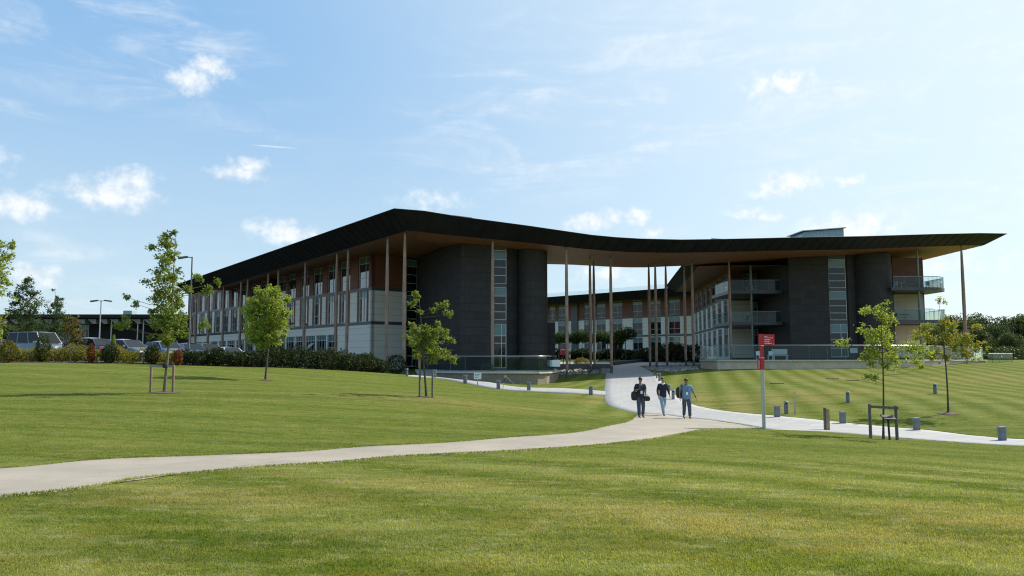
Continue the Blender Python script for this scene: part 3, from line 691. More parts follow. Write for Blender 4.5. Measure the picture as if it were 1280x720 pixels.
# --- slate towers
def drum(mb, cx, cy, r, z0, z1, n=40):
    o = len(mb.f)
    for k in range(n):
        a0, a1 = 2 * math.pi * k / n, 2 * math.pi * (k + 1) / n
        mb.add([(cx + r * math.cos(a0), cy + r * math.sin(a0), z0), (cx + r * math.cos(a1), cy + r * math.sin(a1), z0), (cx + r * math.cos(a1), cy + r * math.sin(a1), z1), (cx + r * math.cos(a0), cy + r * math.sin(a0), z1)], [(0, 1, 2, 3)], 0, False)
        mb.uv[o + k] = np.array([(a0 * r, z0), (a1 * r, z0), (a1 * r, z1), (a0 * r, z1)])
K0 = (-5.14, 80.0); K1 = (-1.88, 80.69); K2 = (-.48, 80.99)
tw = MB()
tw.prism([(-11.25, 93.5), K0, K1, (-1.98, 81.19), (-.58, 81.49), (.3, 82.3), (2.2, 84), (3.6, 86), (3.6, 97), (-8, 97)], -.3, 13.55)
drum(tw, 2.14, 82.7, 1.55, -.3, 13.4)
tw.box(3.0, 4.55, 84.2, 92, -.3, 5.5)
tw.build('slate_tower', 'slate', OB)
KW = Fac(K1, (np.array(K2) - np.array(K1)), (.21, -.978)); wl = float(np.linalg.norm(np.array(K2) - np.array(K1)))
for z0, z1, st_, nm in ((.72, 5.2, 'door', 'door'), (5.6, 8.95, 'one', 'window'), (9.3, 12.75, 'one', 'window')): KW.window(.06, wl - .04, z0, z1, -.28, OB, st_, .27, nm)
t = MB(); KW.box(t, 0, wl, -.2, .7, -.5, -.2); KW.box(t, 0, wl, 5.2, 5.6, -.5, -.22); KW.box(t, 0, wl, 8.95, 9.3, -.5, -.22); KW.box(t, 0, wl, 12.75, 13.5, -.5, -.22)
t.build_each('spandrel', 'band_metal', OB)
g = MB(); g.box(3.45, 3.6, 83.0, 83.8, 6.2, 12.9); g.build('slot_window', 'glass_green', OB)
tw = MB()
tw.prism([(32.7, 93.6), (37.4, 93.6), (37.4, 94.05), (39.55, 94.05), (39.7, 93.75), (40.9, 94.4), (43, 96), (45.2, 97), (45.2, 108), (33, 108)], .5, 14.1)
drum(tw, 43.0, 95.1, 2.3, .5, 14.1)
tw.build('slate_tower', 'slate', OB)
XW = Fac((37.4, 93.6), (1, 0), (0, -1))
for z0, z1, st_, nm in ((1.85, 5.75, 'door', 'door'), (6.2, 9.6, 'one', 'window'), (10.0, 13.4, 'one', 'window')): XW.window(.06, 2.1, z0, z1, -.25, OB, st_, .27, nm)
t = MB(); XW.box(t, 0, 2.15, 5.75, 6.2, -.44, -.2); XW.box(t, 0, 2.15, 9.6, 10.0, -.44, -.2); XW.box(t, 0, 2.15, 13.4, 14.0, -.44, -.2); t.build_each('spandrel', 'band_metal', OB)

# --- right wing: facade to the courtyard, loggia and rounded balconies
white, clad, band, void, cream = MB(), MB(), MB(), MB(), MB()
IF = Fac((29.2, 107.0), (33.9 - 29.2, 150 - 107.0), (-1, .11)); IL = 43
iw = [(1.2 + 5.6 * i, 1.2 + 5.6 * i + 3.6) for i in range(7)]
for z0, z1, zs_, mb in ((.6, 6.05, (1.9, 5.9), white), (6.4, 9.85, (6.45, 9.8), white), (10.2, 14.3, (10.25, 13.2), clad)):
    IF.wall(mb, 0, IL, z0, z1, [(a, b, *zs_) for a, b in iw], -.35, 0)
    for a, b in iw: IF.window(a, b, zs_[0], zs_[1], -.12, OB, 'mid')
IF.box(band, 0, IL, 6.05, 6.4, -.3, .06); IF.box(band, 0, IL, 9.85, 10.2, -.3, .06)
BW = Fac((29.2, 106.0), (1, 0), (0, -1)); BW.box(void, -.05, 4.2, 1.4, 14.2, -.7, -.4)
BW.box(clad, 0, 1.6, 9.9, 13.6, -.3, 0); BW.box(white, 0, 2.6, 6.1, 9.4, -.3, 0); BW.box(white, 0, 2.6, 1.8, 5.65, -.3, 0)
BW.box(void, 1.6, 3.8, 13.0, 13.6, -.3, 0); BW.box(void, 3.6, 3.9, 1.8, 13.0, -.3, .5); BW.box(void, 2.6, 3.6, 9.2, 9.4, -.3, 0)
for a, z0, z1 in ((1.65, 9.95, 13.0), (2.65, 6.15, 9.2), (2.65, 1.85, 5.6)): BW.window(a, 3.55, z0, z1, -.1, OB, 'mid')
def balcony(poly, ztop, th, railp, mat='band_metal', h=1.25):
    b = MB(); b.prism(poly, ztop - th, ztop, 0); o = b.build('balcony', mat, OB)
    rail('balustrade', o, railp, ztop, h, 1.6); return o
for z in (9.9, 6.1): balcony([(26.3, 96), (32.65, 96), (32.65, 106), (29.25, 106), (26.3, 104.5)], z, .38, [(26.4, 103), (26.4, 96.1), (32.6, 96.1)])
arc = [(48.6 + 3.0 * math.sin(k), 95.4 - 3.0 * math.cos(k)) for k in np.linspace(0, math.pi / 2, 9)]
for z in (9.97, 6.16): balcony([(44.2, 92.4)] + arc + [(51.6, 99), (44.2, 99)], z, .36, [(44.5, 92.5)] + [(x - .06, y + .05) for x, y in arc] + [(51.5, 99)])
EW = Fac((44.6, 97.0), (1, 0), (0, -1))
EW.box(clad, 2.0, 5.65, 9.97, 14.0, -.4, 0); EW.box(cream, 2.0, 5.65, 6.16, 9.55, -.4, 0); EW.box(cream, 2.0, 5.65, 1.8, 5.74, -.4, 0)
EW.box(void, 0, 2, 13.3, 14.0, -.4, -.02); EW.box(band, 5.65, 5.75, 1.8, 14.0, -.4, .02)
for z0, z1 in ((1.85, 5.7), (6.2, 9.5), (10.02, 13.3)): EW.window(.3, 1.95, z0, z1, -.1, OB, 'door', name='window')
ER = Fac((50.35, 97.0), (-.35, 1), (1, .35)); ER.box(cream, 0.4, 24, 1.0, 9.55, -.3, 0); ER.box(clad, .4, 24, 9.97, 13.6, -.3, 0)
white.build_each('panel_wall', 'white_panel', OB); clad.build_each('timber_cladding', 'clad_wood', OB); band.build_each('floor_band', 'band_metal', OB); void.build_each('dark_wall', 'dark_void', OB); cream.build_each('cream_wall', 'cream_panel', OB)
for x, y, z in ((at(940, 400, 96.2)[0], 96.2, 1.8), (at(1150, 400, 93.0)[0], 93.0, 1.8)):
    p = MB(); p.tube([(x, y, z), (x, y, soffit_z(x, y) + .1)], .13, 10); p.build('steel_post', 'steel_green', OB)

# --- timber columns, spindle shaped, on dark shoes
def column(x, y, z0, z1, r=.17):
    p = MB(); H = z1 - z0
    k = [(0, .78), (.06, .86), (.25, 1), (.55, 1), (.8, .88), (.95, .66), (1, .5)]
    p.tube([(x, y, z0 + .7 + (H - .95) * a) for a, _ in k], [r * b for _, b in k], 12)
    p.tube([(x, y, z0 - .2), (x, y, z0 + .7)], [.15, .11], 10, 1); p.tube([(x, y, z1 - .3), (x, y, z1 + .1)], [.06, .06], 8, 1)
    return p.build('column', ['column_wood', 'column_shoe'], OB)
A0 = Vector((*at(505, 400, 75)[:2], 0))
for t in (0, 3.28, 11.67, 14.3, 22.5, 30.5, 33.8, 41, 43.5, 50.5, 57, 63, 65.8):
    q = A0 + dl * t; column(q.x, q.y, h1(q.x, q.y), soffit_z(q.x, q.y, 12.2), .18)
COLS = []
for px, py in ((615.8, 298.6), (707.9, 306.7), (737.3, 321), (742, 327), (763, 319.5), (810.8, 330), (818.8, 328), (831.9, 329.5), (855, 330), (864.6, 325.5), (910.9, 324)):
    best = None
    for Y in np.arange(76, 97, .25):
        p = at(px, py, Y); h = SB.ray_cast(Vector((p[0], Y, 6)), Vector((0, 0, 1)))
        if h[0]:
            d = abs(h[0].z - p[2])
            if best is None or d < best[0]: best = (d, p[0], Y, h[0].z)
    d, x, y, zt = best
    zb = .5 if px < 620 else (1.6 if px > 905 else h1(x, y))
    COLS.append((px, x, y, zt)); column(x, y, zb, zt)
x, y = at(1206, 400, 91.8)[:2]; column(x, y, 1.6, soffit_z(x, y, 14.6), .19)
print('cols', [(c[0], round(c[2], 1), round(c[3], 1)) for c in COLS])

# ------------------------------------------------------------------ terraces
TL = empty('terrace', (*at(610, 463, 74)[:2], .2), 'low stone terrace with glass balustrade before the left slate tower', 'terrace', 'terraces in front of the office building')
fl = [at(545, 464, 73.5)[:2], at(600, 464, 71.5)[:2], at(650, 465, 70.2)[:2], at(672, 465, 70.4)[:2], at(684, 467, 71.5)[:2], at(692, 470, 73.5)[:2], at(697, 470, 77)[:2], at(699, 470, 84)[:2]]
dk = .5
m = MB(); m.prism(fl + [(3.2, 84.5), (-4.9, 80.6), (-9.5, 90.5), at(519, 464, 90)[:2], at(522, 464, 78)[:2]], -.8, dk); m.build('deck', 'coping', TL)
m = MB()
for a, b in zip(fl[:-1], fl[1:]):
    m.add([(*a, -1.4), (*b, -1.4), (*b, dk - .12), (*a, dk - .12)], [(0, 1, 2, 3)])
m.build('wall', 'stone_wall', TL)
m = MB()
fo = [(x * 1.0, y - .06) for x, y in fl]
for a, b in zip(fo[:-1], fo[1:]): m.bar((*a, dk - .06), (*b, dk - .06), .34, .13)
m.build('coping', 'coping', TL)
rl = [at(524, 464, 75.5)[:2]] + [(x, y + .12) for x, y in fl[:6]] + [(fl[6][0] - .1, fl[6][1])]
rail('balustrade', TL, rl, dk, 1.38, 1.7)
m = MB(); p = at(694, 452, 73.2); m.box(p[0] - .5, p[0] + .45, 73.15, 73.2, .95, 1.55); m.build('notice', 'sign_white', TL)

TRR = empty('terrace', (36, 84, .6), 'long pale terrace with glass balustrades wrapping the right end of the building', 'terrace', 'terraces in front of the office building')
fr = [at(876, 450, 84)[:2], at(897, 450, 80)[:2], at(990, 450, 79.6)[:2], at(1080, 450, 80.4)[:2], at(1137, 450, 81.4)[:2], at(1232, 450, 96)[:2]]
dk = 1.55
m = MB(); m.prism(fr + [(57, 101), (54, 104), (29, 108), (25, 106), (23, 95)], dk - .06, dk); m.build('deck', 'coping', TRR)
m = MB()
for a, b in zip(fr, fr[1:] + [(57.2, 101)]): m.add([(*a, -.6), (*b, -.6), (*b, dk - .14), (*a, dk - .14)], [(0, 1, 2, 3)])
m.build('wall', 'concrete', TRR)
m = MB()
for a, b in zip(fr, fr[1:] + [(57.2, 101)]): m.bar((*a, dk - .07), (*b, dk - .07), .36, .14)
m.build('coping', 'coping', TRR)
rail('balustrade', TRR, [(x, y + .2) for x, y in fr[:5]] + [at(1229, 450, 96.1)[:2], (56.7, 101)], dk, 1.45, 1.9)
lw_ = [at(1110, 455, 80.2)[:2], at(1180, 455, 86.5)[:2], at(1240, 455, 94)[:2], at(1268, 455, 97)[:2]]
m = MB(); m.prism(lw_ + [(61, 102), (57.5, 102), at(1231, 455, 96.6)[:2], at(1139, 455, 82)[:2]], .1, 1.0); m.build('lower_step', 'coping', TRR)
rail('balustrade', TRR, [at(1236, 455, 93.9)[:2], at(1241, 455, 94.3)[:2], at(1266, 455, 97.1)[:2]], 1.0, 1.25, 1.7)
m = MB()
for f in (.35, .72): a, b = Vector((*fr[4], 1.2)), Vector((*fr[5], 1.2)); e = (b - a).normalized() * .25; q = Vector((e.y, -e.x, 0)) * .1; p = a.lerp(b, f) + q; m.bar(p - e, p + e, .06, .13)
m.build_each('wall_light', 'black', TRR)
m = MB(); p = at(1068, 443, 80.6); m.box(p[0] - .4, p[0] + .35, 80.62, 80.66, 2.25, 2.75); m.build('notice', 'sign_white', TRR)

# ------------------------------------------------------------------ building across the courtyard
CB = empty('courtyard_building', (20, 172, 1.4), 'three storey wing with pale green roof seen through the gateway across the courtyard', 'building')
CF = Fac((34.4, 157.0), (-.7, .714), (-.714, -.7)); CL = 52
white, clad, band = MB(), MB(), MB()
cw = [(CF.t_of(b), CF.t_of(a)) for a, b in ((835.7, 850), (812, 826), (790.6, 803), (765, 778), (745.5, 757), (730, 736.5), (697.6, 706.7), (686.5, 694), (668, 677))]
CF.wall(white, -3, CL, .8, 6.15, [(a, b, 2.3, 6.0) for a, b in cw], -.3, 0)
CF.wall(white, -3, CL, 6.5, 10.05, [(a, b, 6.55, 10.0) for a, b in cw], -.3, 0)
CF.wall(clad, -3, CL, 10.4, 14.2, [(a, b, 10.45, 13.75) for a, b in cw], -.3, 0)
for a, b in cw:
    for z0, z1 in ((2.3, 6.0), (6.55, 10.0), (10.45, 13.75)): CF.window(a, b, z0, z1, -.12, CB, 'mid', .26)
CF.box(band, -3, CL, 6.15, 6.5, -.25, .06); CF.box(band, -3, CL, 10.05, 10.4, -.25, .06)
g0, g1 = CF.t_of(723), CF.t_of(715); CF.box(band, g0, g1, .8, 14.2, .02, .3)
white.build_each('panel_wall', 'white_panel', CB); clad.build_each('timber_cladding', 'clad_wood', CB); band.build_each('floor_band', 'band_metal', CB)
m = MB(); A = [CF.pt(t, 13.75, 4.0) for t in (-14, CL)]; B = [CF.pt(t, 15.2, 6.0) for t in (-14, CL)]; Cc = [CF.pt(t, 14.1, 0) for t in (-14, CL)]; D = [CF.pt(t, 17.1, -4) for t in (-14, CL)]; E = [CF.pt(t, 14.1, -16) for t in (-14, CL)]
m.strip(A, B, 0); m.strip(Cc, A, 0); m.strip(B, D, 1); m.strip(D, E, 1); m.build('roof', ['roof_metal', 'roof_green'], CB)

# ------------------------------------------------------------------ long low building beyond the car park
LB = empty('low_building', (-75, 142, 1.4), 'long low dark building with sawtooth eaves beyond the parked cars', 'building')
x0, x1 = -118.0, at(236, 400, 142)[0]
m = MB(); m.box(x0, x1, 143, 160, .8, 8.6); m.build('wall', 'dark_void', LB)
m = MB(); m.box(x0, x1, 138.6, 161, 8.75, 9.35); m.box(x0, x1, 139.6, 161, 8.55, 8.75); m.build('roof', 'roof_metal', LB)
m = MB(); x = x0 + .6
while x < x1 - 1.5:
    m.add([(x, 139.7, 8.54), (x + 1.5, 139.7, 8.54), (x + 1.5, 142.9, 8.54), (x, 142.9, 8.54), (x + .95, 139.8, 7.75), (x + 1.45, 139.8, 7.75), (x + 1.45, 142.8, 7.75), (x + .95, 142.8, 7.75)],
          [(0, 1, 5, 4), (1, 2, 6, 5), (2, 3, 7, 6), (3, 0, 4, 7), (4, 5, 6, 7)]); x += 1.95
m.build('eave_soffit', 'canopy_light', LB)
LF = Fac((x0, 143), (1, 0), (0, -1))
for a, b in ((-3, 20), (28, 45), (47, 68), (70, 92), (94, 112)):
    LF.window(LF.t_of(a), LF.t_of(b), 1.8, 8.2, .1, LB, 'four', .2)
for px in (139, 172, 179, 98):
    p = at(px, 420, 140.5); m = MB(); m.tube([(p[0], 140.5, .9), (p[0], 140.5, 8.6)], .14, 8); m.build('post', 'steel', LB)
p = at(162.5, 392, 148); m = MB(); m.box(p[0] - .8, p[0] + .8, 147, 149, 9.3, 10.5); m.build('roof_plant', 'roof_green', LB)
# ------------------------------------------------------------------ grass blades on the lawn near the camera
def inside(poly, P):
    x, y = P[:, 0], P[:, 1]; r = np.zeros(len(P), bool); j = len(poly) - 1
    for i in range(len(poly)):
        xi, yi = poly[i]; xj, yj = poly[j]
        c = ((yi > y) != (yj > y)) & (x < (xj - xi) * (y - yi) / (yj - yi + 1e-12) + xi); r ^= c; j = i
    return r
def blades(n):
    u = rng.random(n); y0, y1, k = 4.6, 30.0, 1.25
    Y = (y0 ** -k + u * (y1 ** -k - y0 ** -k)) ** (-1 / k)
    X = rng.uniform(-1, 1, n) * (Y * .70 + 1.2)
    P = np.stack([X, Y], 1)
    ok = np.ones(n, bool)
    for poly in PATHS: ok &= ~inside(poly, P)
    cl = np.array([noise.noise(Vector((p[0] * 1.7, p[1] * 1.7, 0))) for p in P[::1]]) if n < 400000 else np.zeros(n)
    X, Y, cl = X[ok], Y[ok], cl[ok]; n = len(X); Z = hgt(X, Y)
    h = rng.uniform(.010, .030, n) * (1 + .45 * cl); wd = rng.uniform(.0022, .0045, n) * (1 + Y * .075)
    a = rng.uniform(0, 2 * math.pi, n); ln = rng.uniform(.1, .9, n); b = rng.uniform(0, 2 * math.pi, n)
    ca, sa = np.cos(a) * wd, np.sin(a) * wd
    V = np.stack([np.stack([X - ca, Y - sa, Z - .004], 1), np.stack([X + ca, Y + sa, Z - .004], 1), np.stack([X + np.cos(b) * ln * h, Y + np.sin(b) * ln * h, Z + h], 1)], 1)
    return V
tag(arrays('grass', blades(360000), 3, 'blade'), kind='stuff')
def edge_tufts():
    out = []
    for poly in PATHS[:2]:
        q = np.concatenate([poly, poly[:1]])
        for a, b in zip(q[:-1], q[1:]):
            L = np.linalg.norm(b - a)
            if L > 3 or L < 1e-4 or a[1] > 32: continue
            k = int(L * (330 if a[1] < 20 else 120)); t = rng.random(k)[:, None]
            d = (b - a) / L; nrm = np.array([-d[1], d[0]])
            out.append(a + (b - a) * t + nrm * rng.normal(0, .035, k)[:, None])
    P = np.concatenate(out); X, Y = P[:, 0], P[:, 1]; n = len(X); Z = hgt(X, Y) + .01
    h = rng.uniform(.012, .04, n); wd = rng.uniform(.003, .005, n) * (1 + Y * .07); a = rng.uniform(0, 6.28, n); ln = rng.uniform(.2, 1, n); b = rng.uniform(0, 6.28, n)
    ca, sa = np.cos(a) * wd, np.sin(a) * wd
    return np.stack([np.stack([X - ca, Y - sa, Z], 1), np.stack([X + ca, Y + sa, Z], 1), np.stack([X + np.cos(b) * ln * h, Y + np.sin(b) * ln * h, Z + h], 1)], 1)
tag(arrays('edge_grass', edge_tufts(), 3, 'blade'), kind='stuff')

# ------------------------------------------------------------------ young trees
def young_tree(label, base, blobs, sc, org, leaf, bark, size=.12, dens=330, r0=.055, group='young trees on the lawns', top=None, name='young_tree', Yg=None):
    bx, by, bz = ghit(*base) if Yg is None else (*at(base[0], base[1], Yg)[:2], h1(*at(base[0], base[1], Yg)[:2]))
    k = by / F
    T = empty(name, (bx, by, bz), label, 'tree', group)
    B = []
    for x, y, r in blobs:
        px, py = org[0] + x / sc, org[1] + y / sc; rr = r / sc * k
        p = at(px, py, by); lim = abs(p[0] - bx) * .55 + .35
        B.append((Vector((p[0], by + random.uniform(-lim, lim), p[2])), rr))
    zt = max(b[0].z for b in B) if top is None else at(*top, by)[2]
    tx = (at(*top, by)[0] if top else max(B, key=lambda b: b[0].z)[0].x)
    H = zt - bz
    def tr(f): return Vector((bx + (tx - bx) * f ** 1.6 + .04 * math.sin(5 * f + bx), by + .03 * math.sin(4 * f + 1 + bx), bz - .05 + (H + .05) * f))
    m = MB(); m.tube([tr(i / 10) for i in range(11)], [r0 * (1.25 if i == 0 else 1) * (1 - .88 * i / 10) for i in range(11)], 8)
    cs = []
    for p, r in B:
        hd = math.hypot(p.x - bx, p.y - by); f = max(.22, min(.97, ((p.z - bz) - .12 * hd - .1) / H)); a = tr(f)
        mid = a.lerp(p, .5) - Vector((0, 0, .06 * hd))
        m.tube([a, mid, p], [r0 * .26 * (1 - .5 * f), r0 * .15, .005], 5, cap=False)
        n = max(14, int(1.5 * dens * (r / .35) ** 1.6)); q = rng.normal(size=(n, 3)) * .5
        q /= np.maximum(1, np.linalg.norm(q, axis=1, keepdims=True) / 1.15)
        s = max(.5, min(1.0, .8)); q = q * np.array([r, r, r * .8]) * 1.05
        # leaves sit in sprays on short twigs, so gaps show between them
        tw = rng.normal(size=(max(3, n // 16), 3)) * .55 * r; tw[:, 2] *= .75
        pick = rng.integers(0, len(tw), n); q = q * .25 + tw[pick] + rng.normal(size=(n, 3)) * .05
        cs.append(q + np.array(p))
        for t_ in tw[:5]: m.tube([p, p + Vector(t_)], [.006, .003], 4, cap=False)
    m.build('trunk', bark, T)
    C = np.concatenate(cs); arrays('crown', leaves(C, size * .88), 4, leaf, T)
    return T, (bx, by, bz)
def mulch(p, r):
    m = MB(); n = 22; c = [(p[0] + r * (1 + random.uniform(-.12, .12)) * math.cos(6.283 * i / n), p[1] + r * (1 + random.uniform(-.12, .12)) * math.sin(6.283 * i / n)) for i in range(n)]
    m.add([(p[0], p[1], h1(p[0], p[1]) + .06)] + [(x, y, h1(x, y) + .015) for x, y in c], [(0, i + 1, (i + 1) % n + 1) for i in range(n)], 0, True)
    tag(m.build('mulch_bed', 'mulch'), kind='structure')
def stakes(label, posts, mat, Y, rail_at=.93, railmat='rail_wood', rad=.045, dy=0.0, trunk=None):
    """timber posts driven in beside a young tree, with a cross rail"""
    ps = []
    for px, pt, pb in posts:
        x, y, _ = at(px, pb, Y); z = h1(x, y); zt = at(px, pt, Y)[2]; ps.append((x, y + dy, z, zt))
    c = ps[0]
    S = empty('tree_stake', (c[0], c[1], c[2]), label, 'tree stake', 'timber stakes beside young trees')
    for x, y, z, zt in ps:
        m = MB(); m.tube([(x, y, z - .1), (x, y, zt - .02), (x, y, zt)], [rad, rad, rad * .8], 10); m.build('post', mat, S)
    if len(ps) > 1 and rail_at:
        a, b = ps[0], ps[-1]; f = lambda p: p[2] + (p[3] - p[2]) * rail_at
        m = MB(); m.bar((a[0] - .05, a[1] - rad - .015, f(a)), (b[0] + .05, b[1] - rad - .015, f(b)), .028, .085, up=(0, 0, 1)); m.build('cross_rail', railmat, S)
        if trunk is not None:
            z = f(a); m = MB(); m.tube([(trunk[0], trunk[1] - .06, z - .07), (trunk[0], trunk[1] - .06, z + .07)], .085, 10); m.build('rubber_tie', 'rubber', S)
    return S
OA = (150, 270); SA = 3.13
T, p = young_tree('tall slender green tree between two brown stakes near the tall lamp post', (206, 491),
    [(220, 68, 14), (195, 85, 16), (180, 102, 30), (150, 128, 16), (180, 150, 34), (205, 120, 18), (192, 182, 28), (170, 212, 28), (222, 240, 24), (235, 215, 10), (190, 258, 42), (130, 260, 11), (170, 298, 44), (122, 318, 22), (65, 325, 12), (85, 348, 14), (120, 372, 18), (200, 330, 36), (180, 362, 50), (240, 360, 22), (310, 282, 24), (348, 258, 20), (350, 250, 16), (285, 285, 16), (255, 295, 12), (220, 400, 42), (170, 422, 36), (130, 432, 16), (270, 420, 18), (325, 425, 22), (230, 460, 26), (180, 470, 34), (120, 470, 12), (215, 486, 18), (70, 405, 14), (20, 430, 16), (170, 500, 18), (40, 435, 12)], SA, OA, 'leaf_mid', 'bark_pale', .125, 260, .065, top=(222, 290))
mulch(p, .55); stakes('pair of round brown stakes with grey cross rail holding the tall slender tree', [(188, 456, 491), (216, 456, 490)], 'stake_wood', p[1], .95, trunk=p)
OA = (220, 250)
T, p = young_tree('small round bright green tree standing unstaked in front of the dark hedge', (332, 475.5),
    [(340, 365, 22), (372, 352, 14), (400, 360, 18), (370, 400, 44), (310, 410, 32), (420, 385, 18), (320, 450, 42), (380, 450, 46), (425, 440, 18), (300, 500, 36), (360, 500, 46), (400, 490, 28), (330, 545, 36), (390, 545, 28), (430, 530, 10), (282, 440, 18), (295, 540, 18), (350, 568, 18), (350, 420, 36), (345, 520, 36)], SA, OA, 'leaf_bright', 'bark', .15, 330, .06)
mulch(p, .4)
OA = (480, 250)
T, p = young_tree('small open-crowned green tree with a bare leaning tip by the left slate tower', (532.5, 496.5),
    [(130, 370, 14), (125, 403, 17), (145, 440, 10), (235, 415, 17), (250, 438, 15), (197, 435, 9), (215, 485, 13), (120, 515, 25), (160, 520, 34), (115, 550, 21), (200, 515, 25), (240, 525, 21), (260, 550, 16), (180, 550, 34), (150, 580, 34), (200, 590, 34), (240, 600, 21), (275, 620, 16), (130, 610, 18), (190, 622, 20), (110, 490, 13), (150, 545, 26)], SA, OA, 'leaf_mid', 'bark', .13, 250, .055, top=(522, 368))
mulch(p, .4); stakes('pale sawn stake taller than its grey neighbour beside the open-crowned tree', [(524.5, 455, 496), (540.5, 465, 496)], 'stake_grey', p[1], 0)
m = MB(); q = at(524.5, 452, p[1]); m.tube([(q[0], q[1], q[2] - .28), (q[0], q[1], q[2] + .14)], .055, 10); o = m.build('stake_sleeve', 'wood_marker'); tag(o, 'pale wooden sleeve topping the stake by the open-crowned tree', 'post sleeve')
OA = (1020, 270); SB_ = 3.427
LT = [(280, 390, 24), (298, 402, 17), (225, 405, 20), (195, 410, 9), (260, 430, 20), (290, 450, 32), (320, 480, 20), (240, 490, 32), (200, 520, 20), (160, 545, 18), (138, 548, 9), (290, 520, 36), (235, 540, 28), (330, 565, 34), (370, 565, 34), (400, 585, 28), (350, 605, 32), (240, 590, 32), (210, 610, 17), (290, 600, 32), (300, 640, 20), (250, 640, 17), (365, 625, 24), (400, 632, 20), (424, 648, 11), (240, 685, 16), (200, 690, 9)]
T, p = young_tree('bright yellow-green tree inside a square timber frame beside the white path', (1105, 549), LT, SB_, OA, 'leaf_bright', 'bark', .105, 300, .04, top=(1102, 378))
FRAME_P = p
S = stakes('square grey timber frame around the yellow-green tree beside the white path', [(1088.5, 505, 549), (1121.5, 507, 550.5)], 'stake_grey', p[1], .93, 'stake_grey', .052)
RT_ = [(530, 362, 9), (515, 355, 6), (545, 368, 7), (545, 440, 16), (500, 470, 20), (455, 465, 10), (540, 480, 24), (590, 470, 20), (625, 465, 16), (680, 480, 15), (480, 500, 24), (430, 525, 16), (560, 520, 36), (500, 540, 32), (610, 520, 28), (640, 545, 24), (580, 560, 36), (650, 570, 28), (680, 580, 16), (620, 600, 24), (690, 610, 10), (530, 590, 28), (450, 570, 20), (480, 600, 16), (560, 610, 20), (430, 502, 12), (550, 455, 12)]
T, p = young_tree('yellow-green tree with reddening leaves standing alone on the right lawn', (1185.5, 517), RT_, SB_, OA, 'leaf_turning', 'bark', .115, 240, .045, top=(1174, 374))
mulch(p, .4)
OA = (0, 270)
T, p = young_tree('tree leaning in at the left edge with only its leaf tips in view', (-16, 494),
    [(15, 105, 18), (5, 150, 27), (25, 190, 13), (5, 200, 22), (25, 260, 16), (5, 260, 22), (10, 312, 16), (0, 230, 20), (-40, 120, 40), (-50, 60, 30), (-45, 200, 50), (-40, 280, 50), (-60, 350, 50), (-20, 400, 30), (-100, 200, 40), (-110, 300, 45), (-90, 400, 45), (-50, 450, 40)], SA, OA, 'leaf_bright', 'bark', .125, 260, .065, Yg=31)
for lab, bs, base, leaf, Yg in (
    ('taller thin blue-green tree behind the yellow hedge by the silver off-roader', [(95, 250, 16), (80, 245, 8), (110, 275, 22), (132, 300, 20), (90, 312, 26), (110, 342, 40), (68, 375, 22), (110, 388, 36), (142, 375, 12), (100, 430, 38), (110, 462, 36), (75, 340, 14), (90, 480, 24)], (34, 455), 'leaf_blue', 58),
    ('shorter thin blue-green tree with a bare upright tip behind the yellow hedge', [(218, 320, 13), (225, 345, 21), (200, 345, 9), (220, 375, 26), (195, 440, 30), (230, 430, 26), (210, 480, 34), (218, 292, 4), (180, 470, 18), (235, 390, 18)], (68, 456), 'leaf_blue', 57),
    ('reddish thin bush between the hedge and the dark estate car', [(270, 410, 20), (300, 440, 20), (270, 460, 28), (320, 432, 11), (290, 490, 22), (255, 430, 16), (325, 460, 9)], (88, 457), 'leaf_bronze', 51)):
    young_tree(lab, base, bs, SA, OA, leaf, 'bark_pale', .15, 210, .05, 'thin trees behind the hedge', Yg=Yg)

# ------------------------------------------------------------------ hedges and shrubs
def bush_pts(cx, cy, rx, ry, h, n, z0):
    q = rng.normal(size=(n, 3)); q /= np.linalg.norm(q, axis=1, keepdims=True)
    r = rng.uniform(.55, 1.05, n) ** .6; q *= r[:, None]
    lump = np.array([1 + .22 * noise.noise(Vector((a * 2.2 + cx, b * 2.2 + cy, c * 2.2))) for a, b, c in q]); q *= lump[:, None]
    return np.stack([cx + q[:, 0] * rx, cy + q[:, 1] * ry, z0 + h * (.5 + .5 * q[:, 2])], 1)
def hedge(label, P, hs, wid, step, n, size, leaf, cat='hedge', name='hedge', group=None):
    P = [Vector((p[0], p[1], 0)) for p in P]; out = []; c0 = P[0]
    T = empty(name, (c0.x, c0.y, h1(c0.x, c0.y)), label, cat, group); st_ = MB()
    d = 0; L = [0]
    for a, b in zip(P[:-1], P[1:]): L.append(L[-1] + (b - a).length)
    s = 0
    while s <= L[-1]:
        x = float(np.interp(s, L, [p.x for p in P])) + random.uniform(-.12, .12); y = float(np.interp(s, L, [p.y for p in P])) + random.uniform(-.15, .15)
        hh = float(np.interp(s, L, hs)) * random.uniform(.8, 1.18); z = h1(x, y)
        out.append(bush_pts(x, y, wid * random.uniform(.75, 1.1), wid * random.uniform(.7, 1), hh, n, z))
        for _ in range(3): st_.tube([(x + random.uniform(-.2, .2), y + random.uniform(-.2, .2), z - .05), (x + random.uniform(-.3, .3), y + random.uniform(-.3, .3), z + hh * .8)], [.018, .006], 4, cap=False)
        s += step
    arrays('leaves', leaves(np.concatenate(out), size), 4, leaf, T); st_.build('stems', 'bark', T); return T
def gp(px, Y): x, y, _ = at(px, 450, Y); return (x, y)
hedge('yellow-green clipped hedge in front of the silver off-roader', [gp(-120, 48), gp(-40, 48.4), gp(0, 48.6), gp(60, 48.9), gp(108, 49)], [1.0] * 5, .55, .55, 420, .11, 'leaf_hedge')
hedge('yellow-green hedge between the two rust-red shrubs', [gp(119, 49.2), gp(160, 49.4), gp(216, 50)], [1.0, 1.0, .95], .55, .55, 420, .11, 'leaf_hedge')
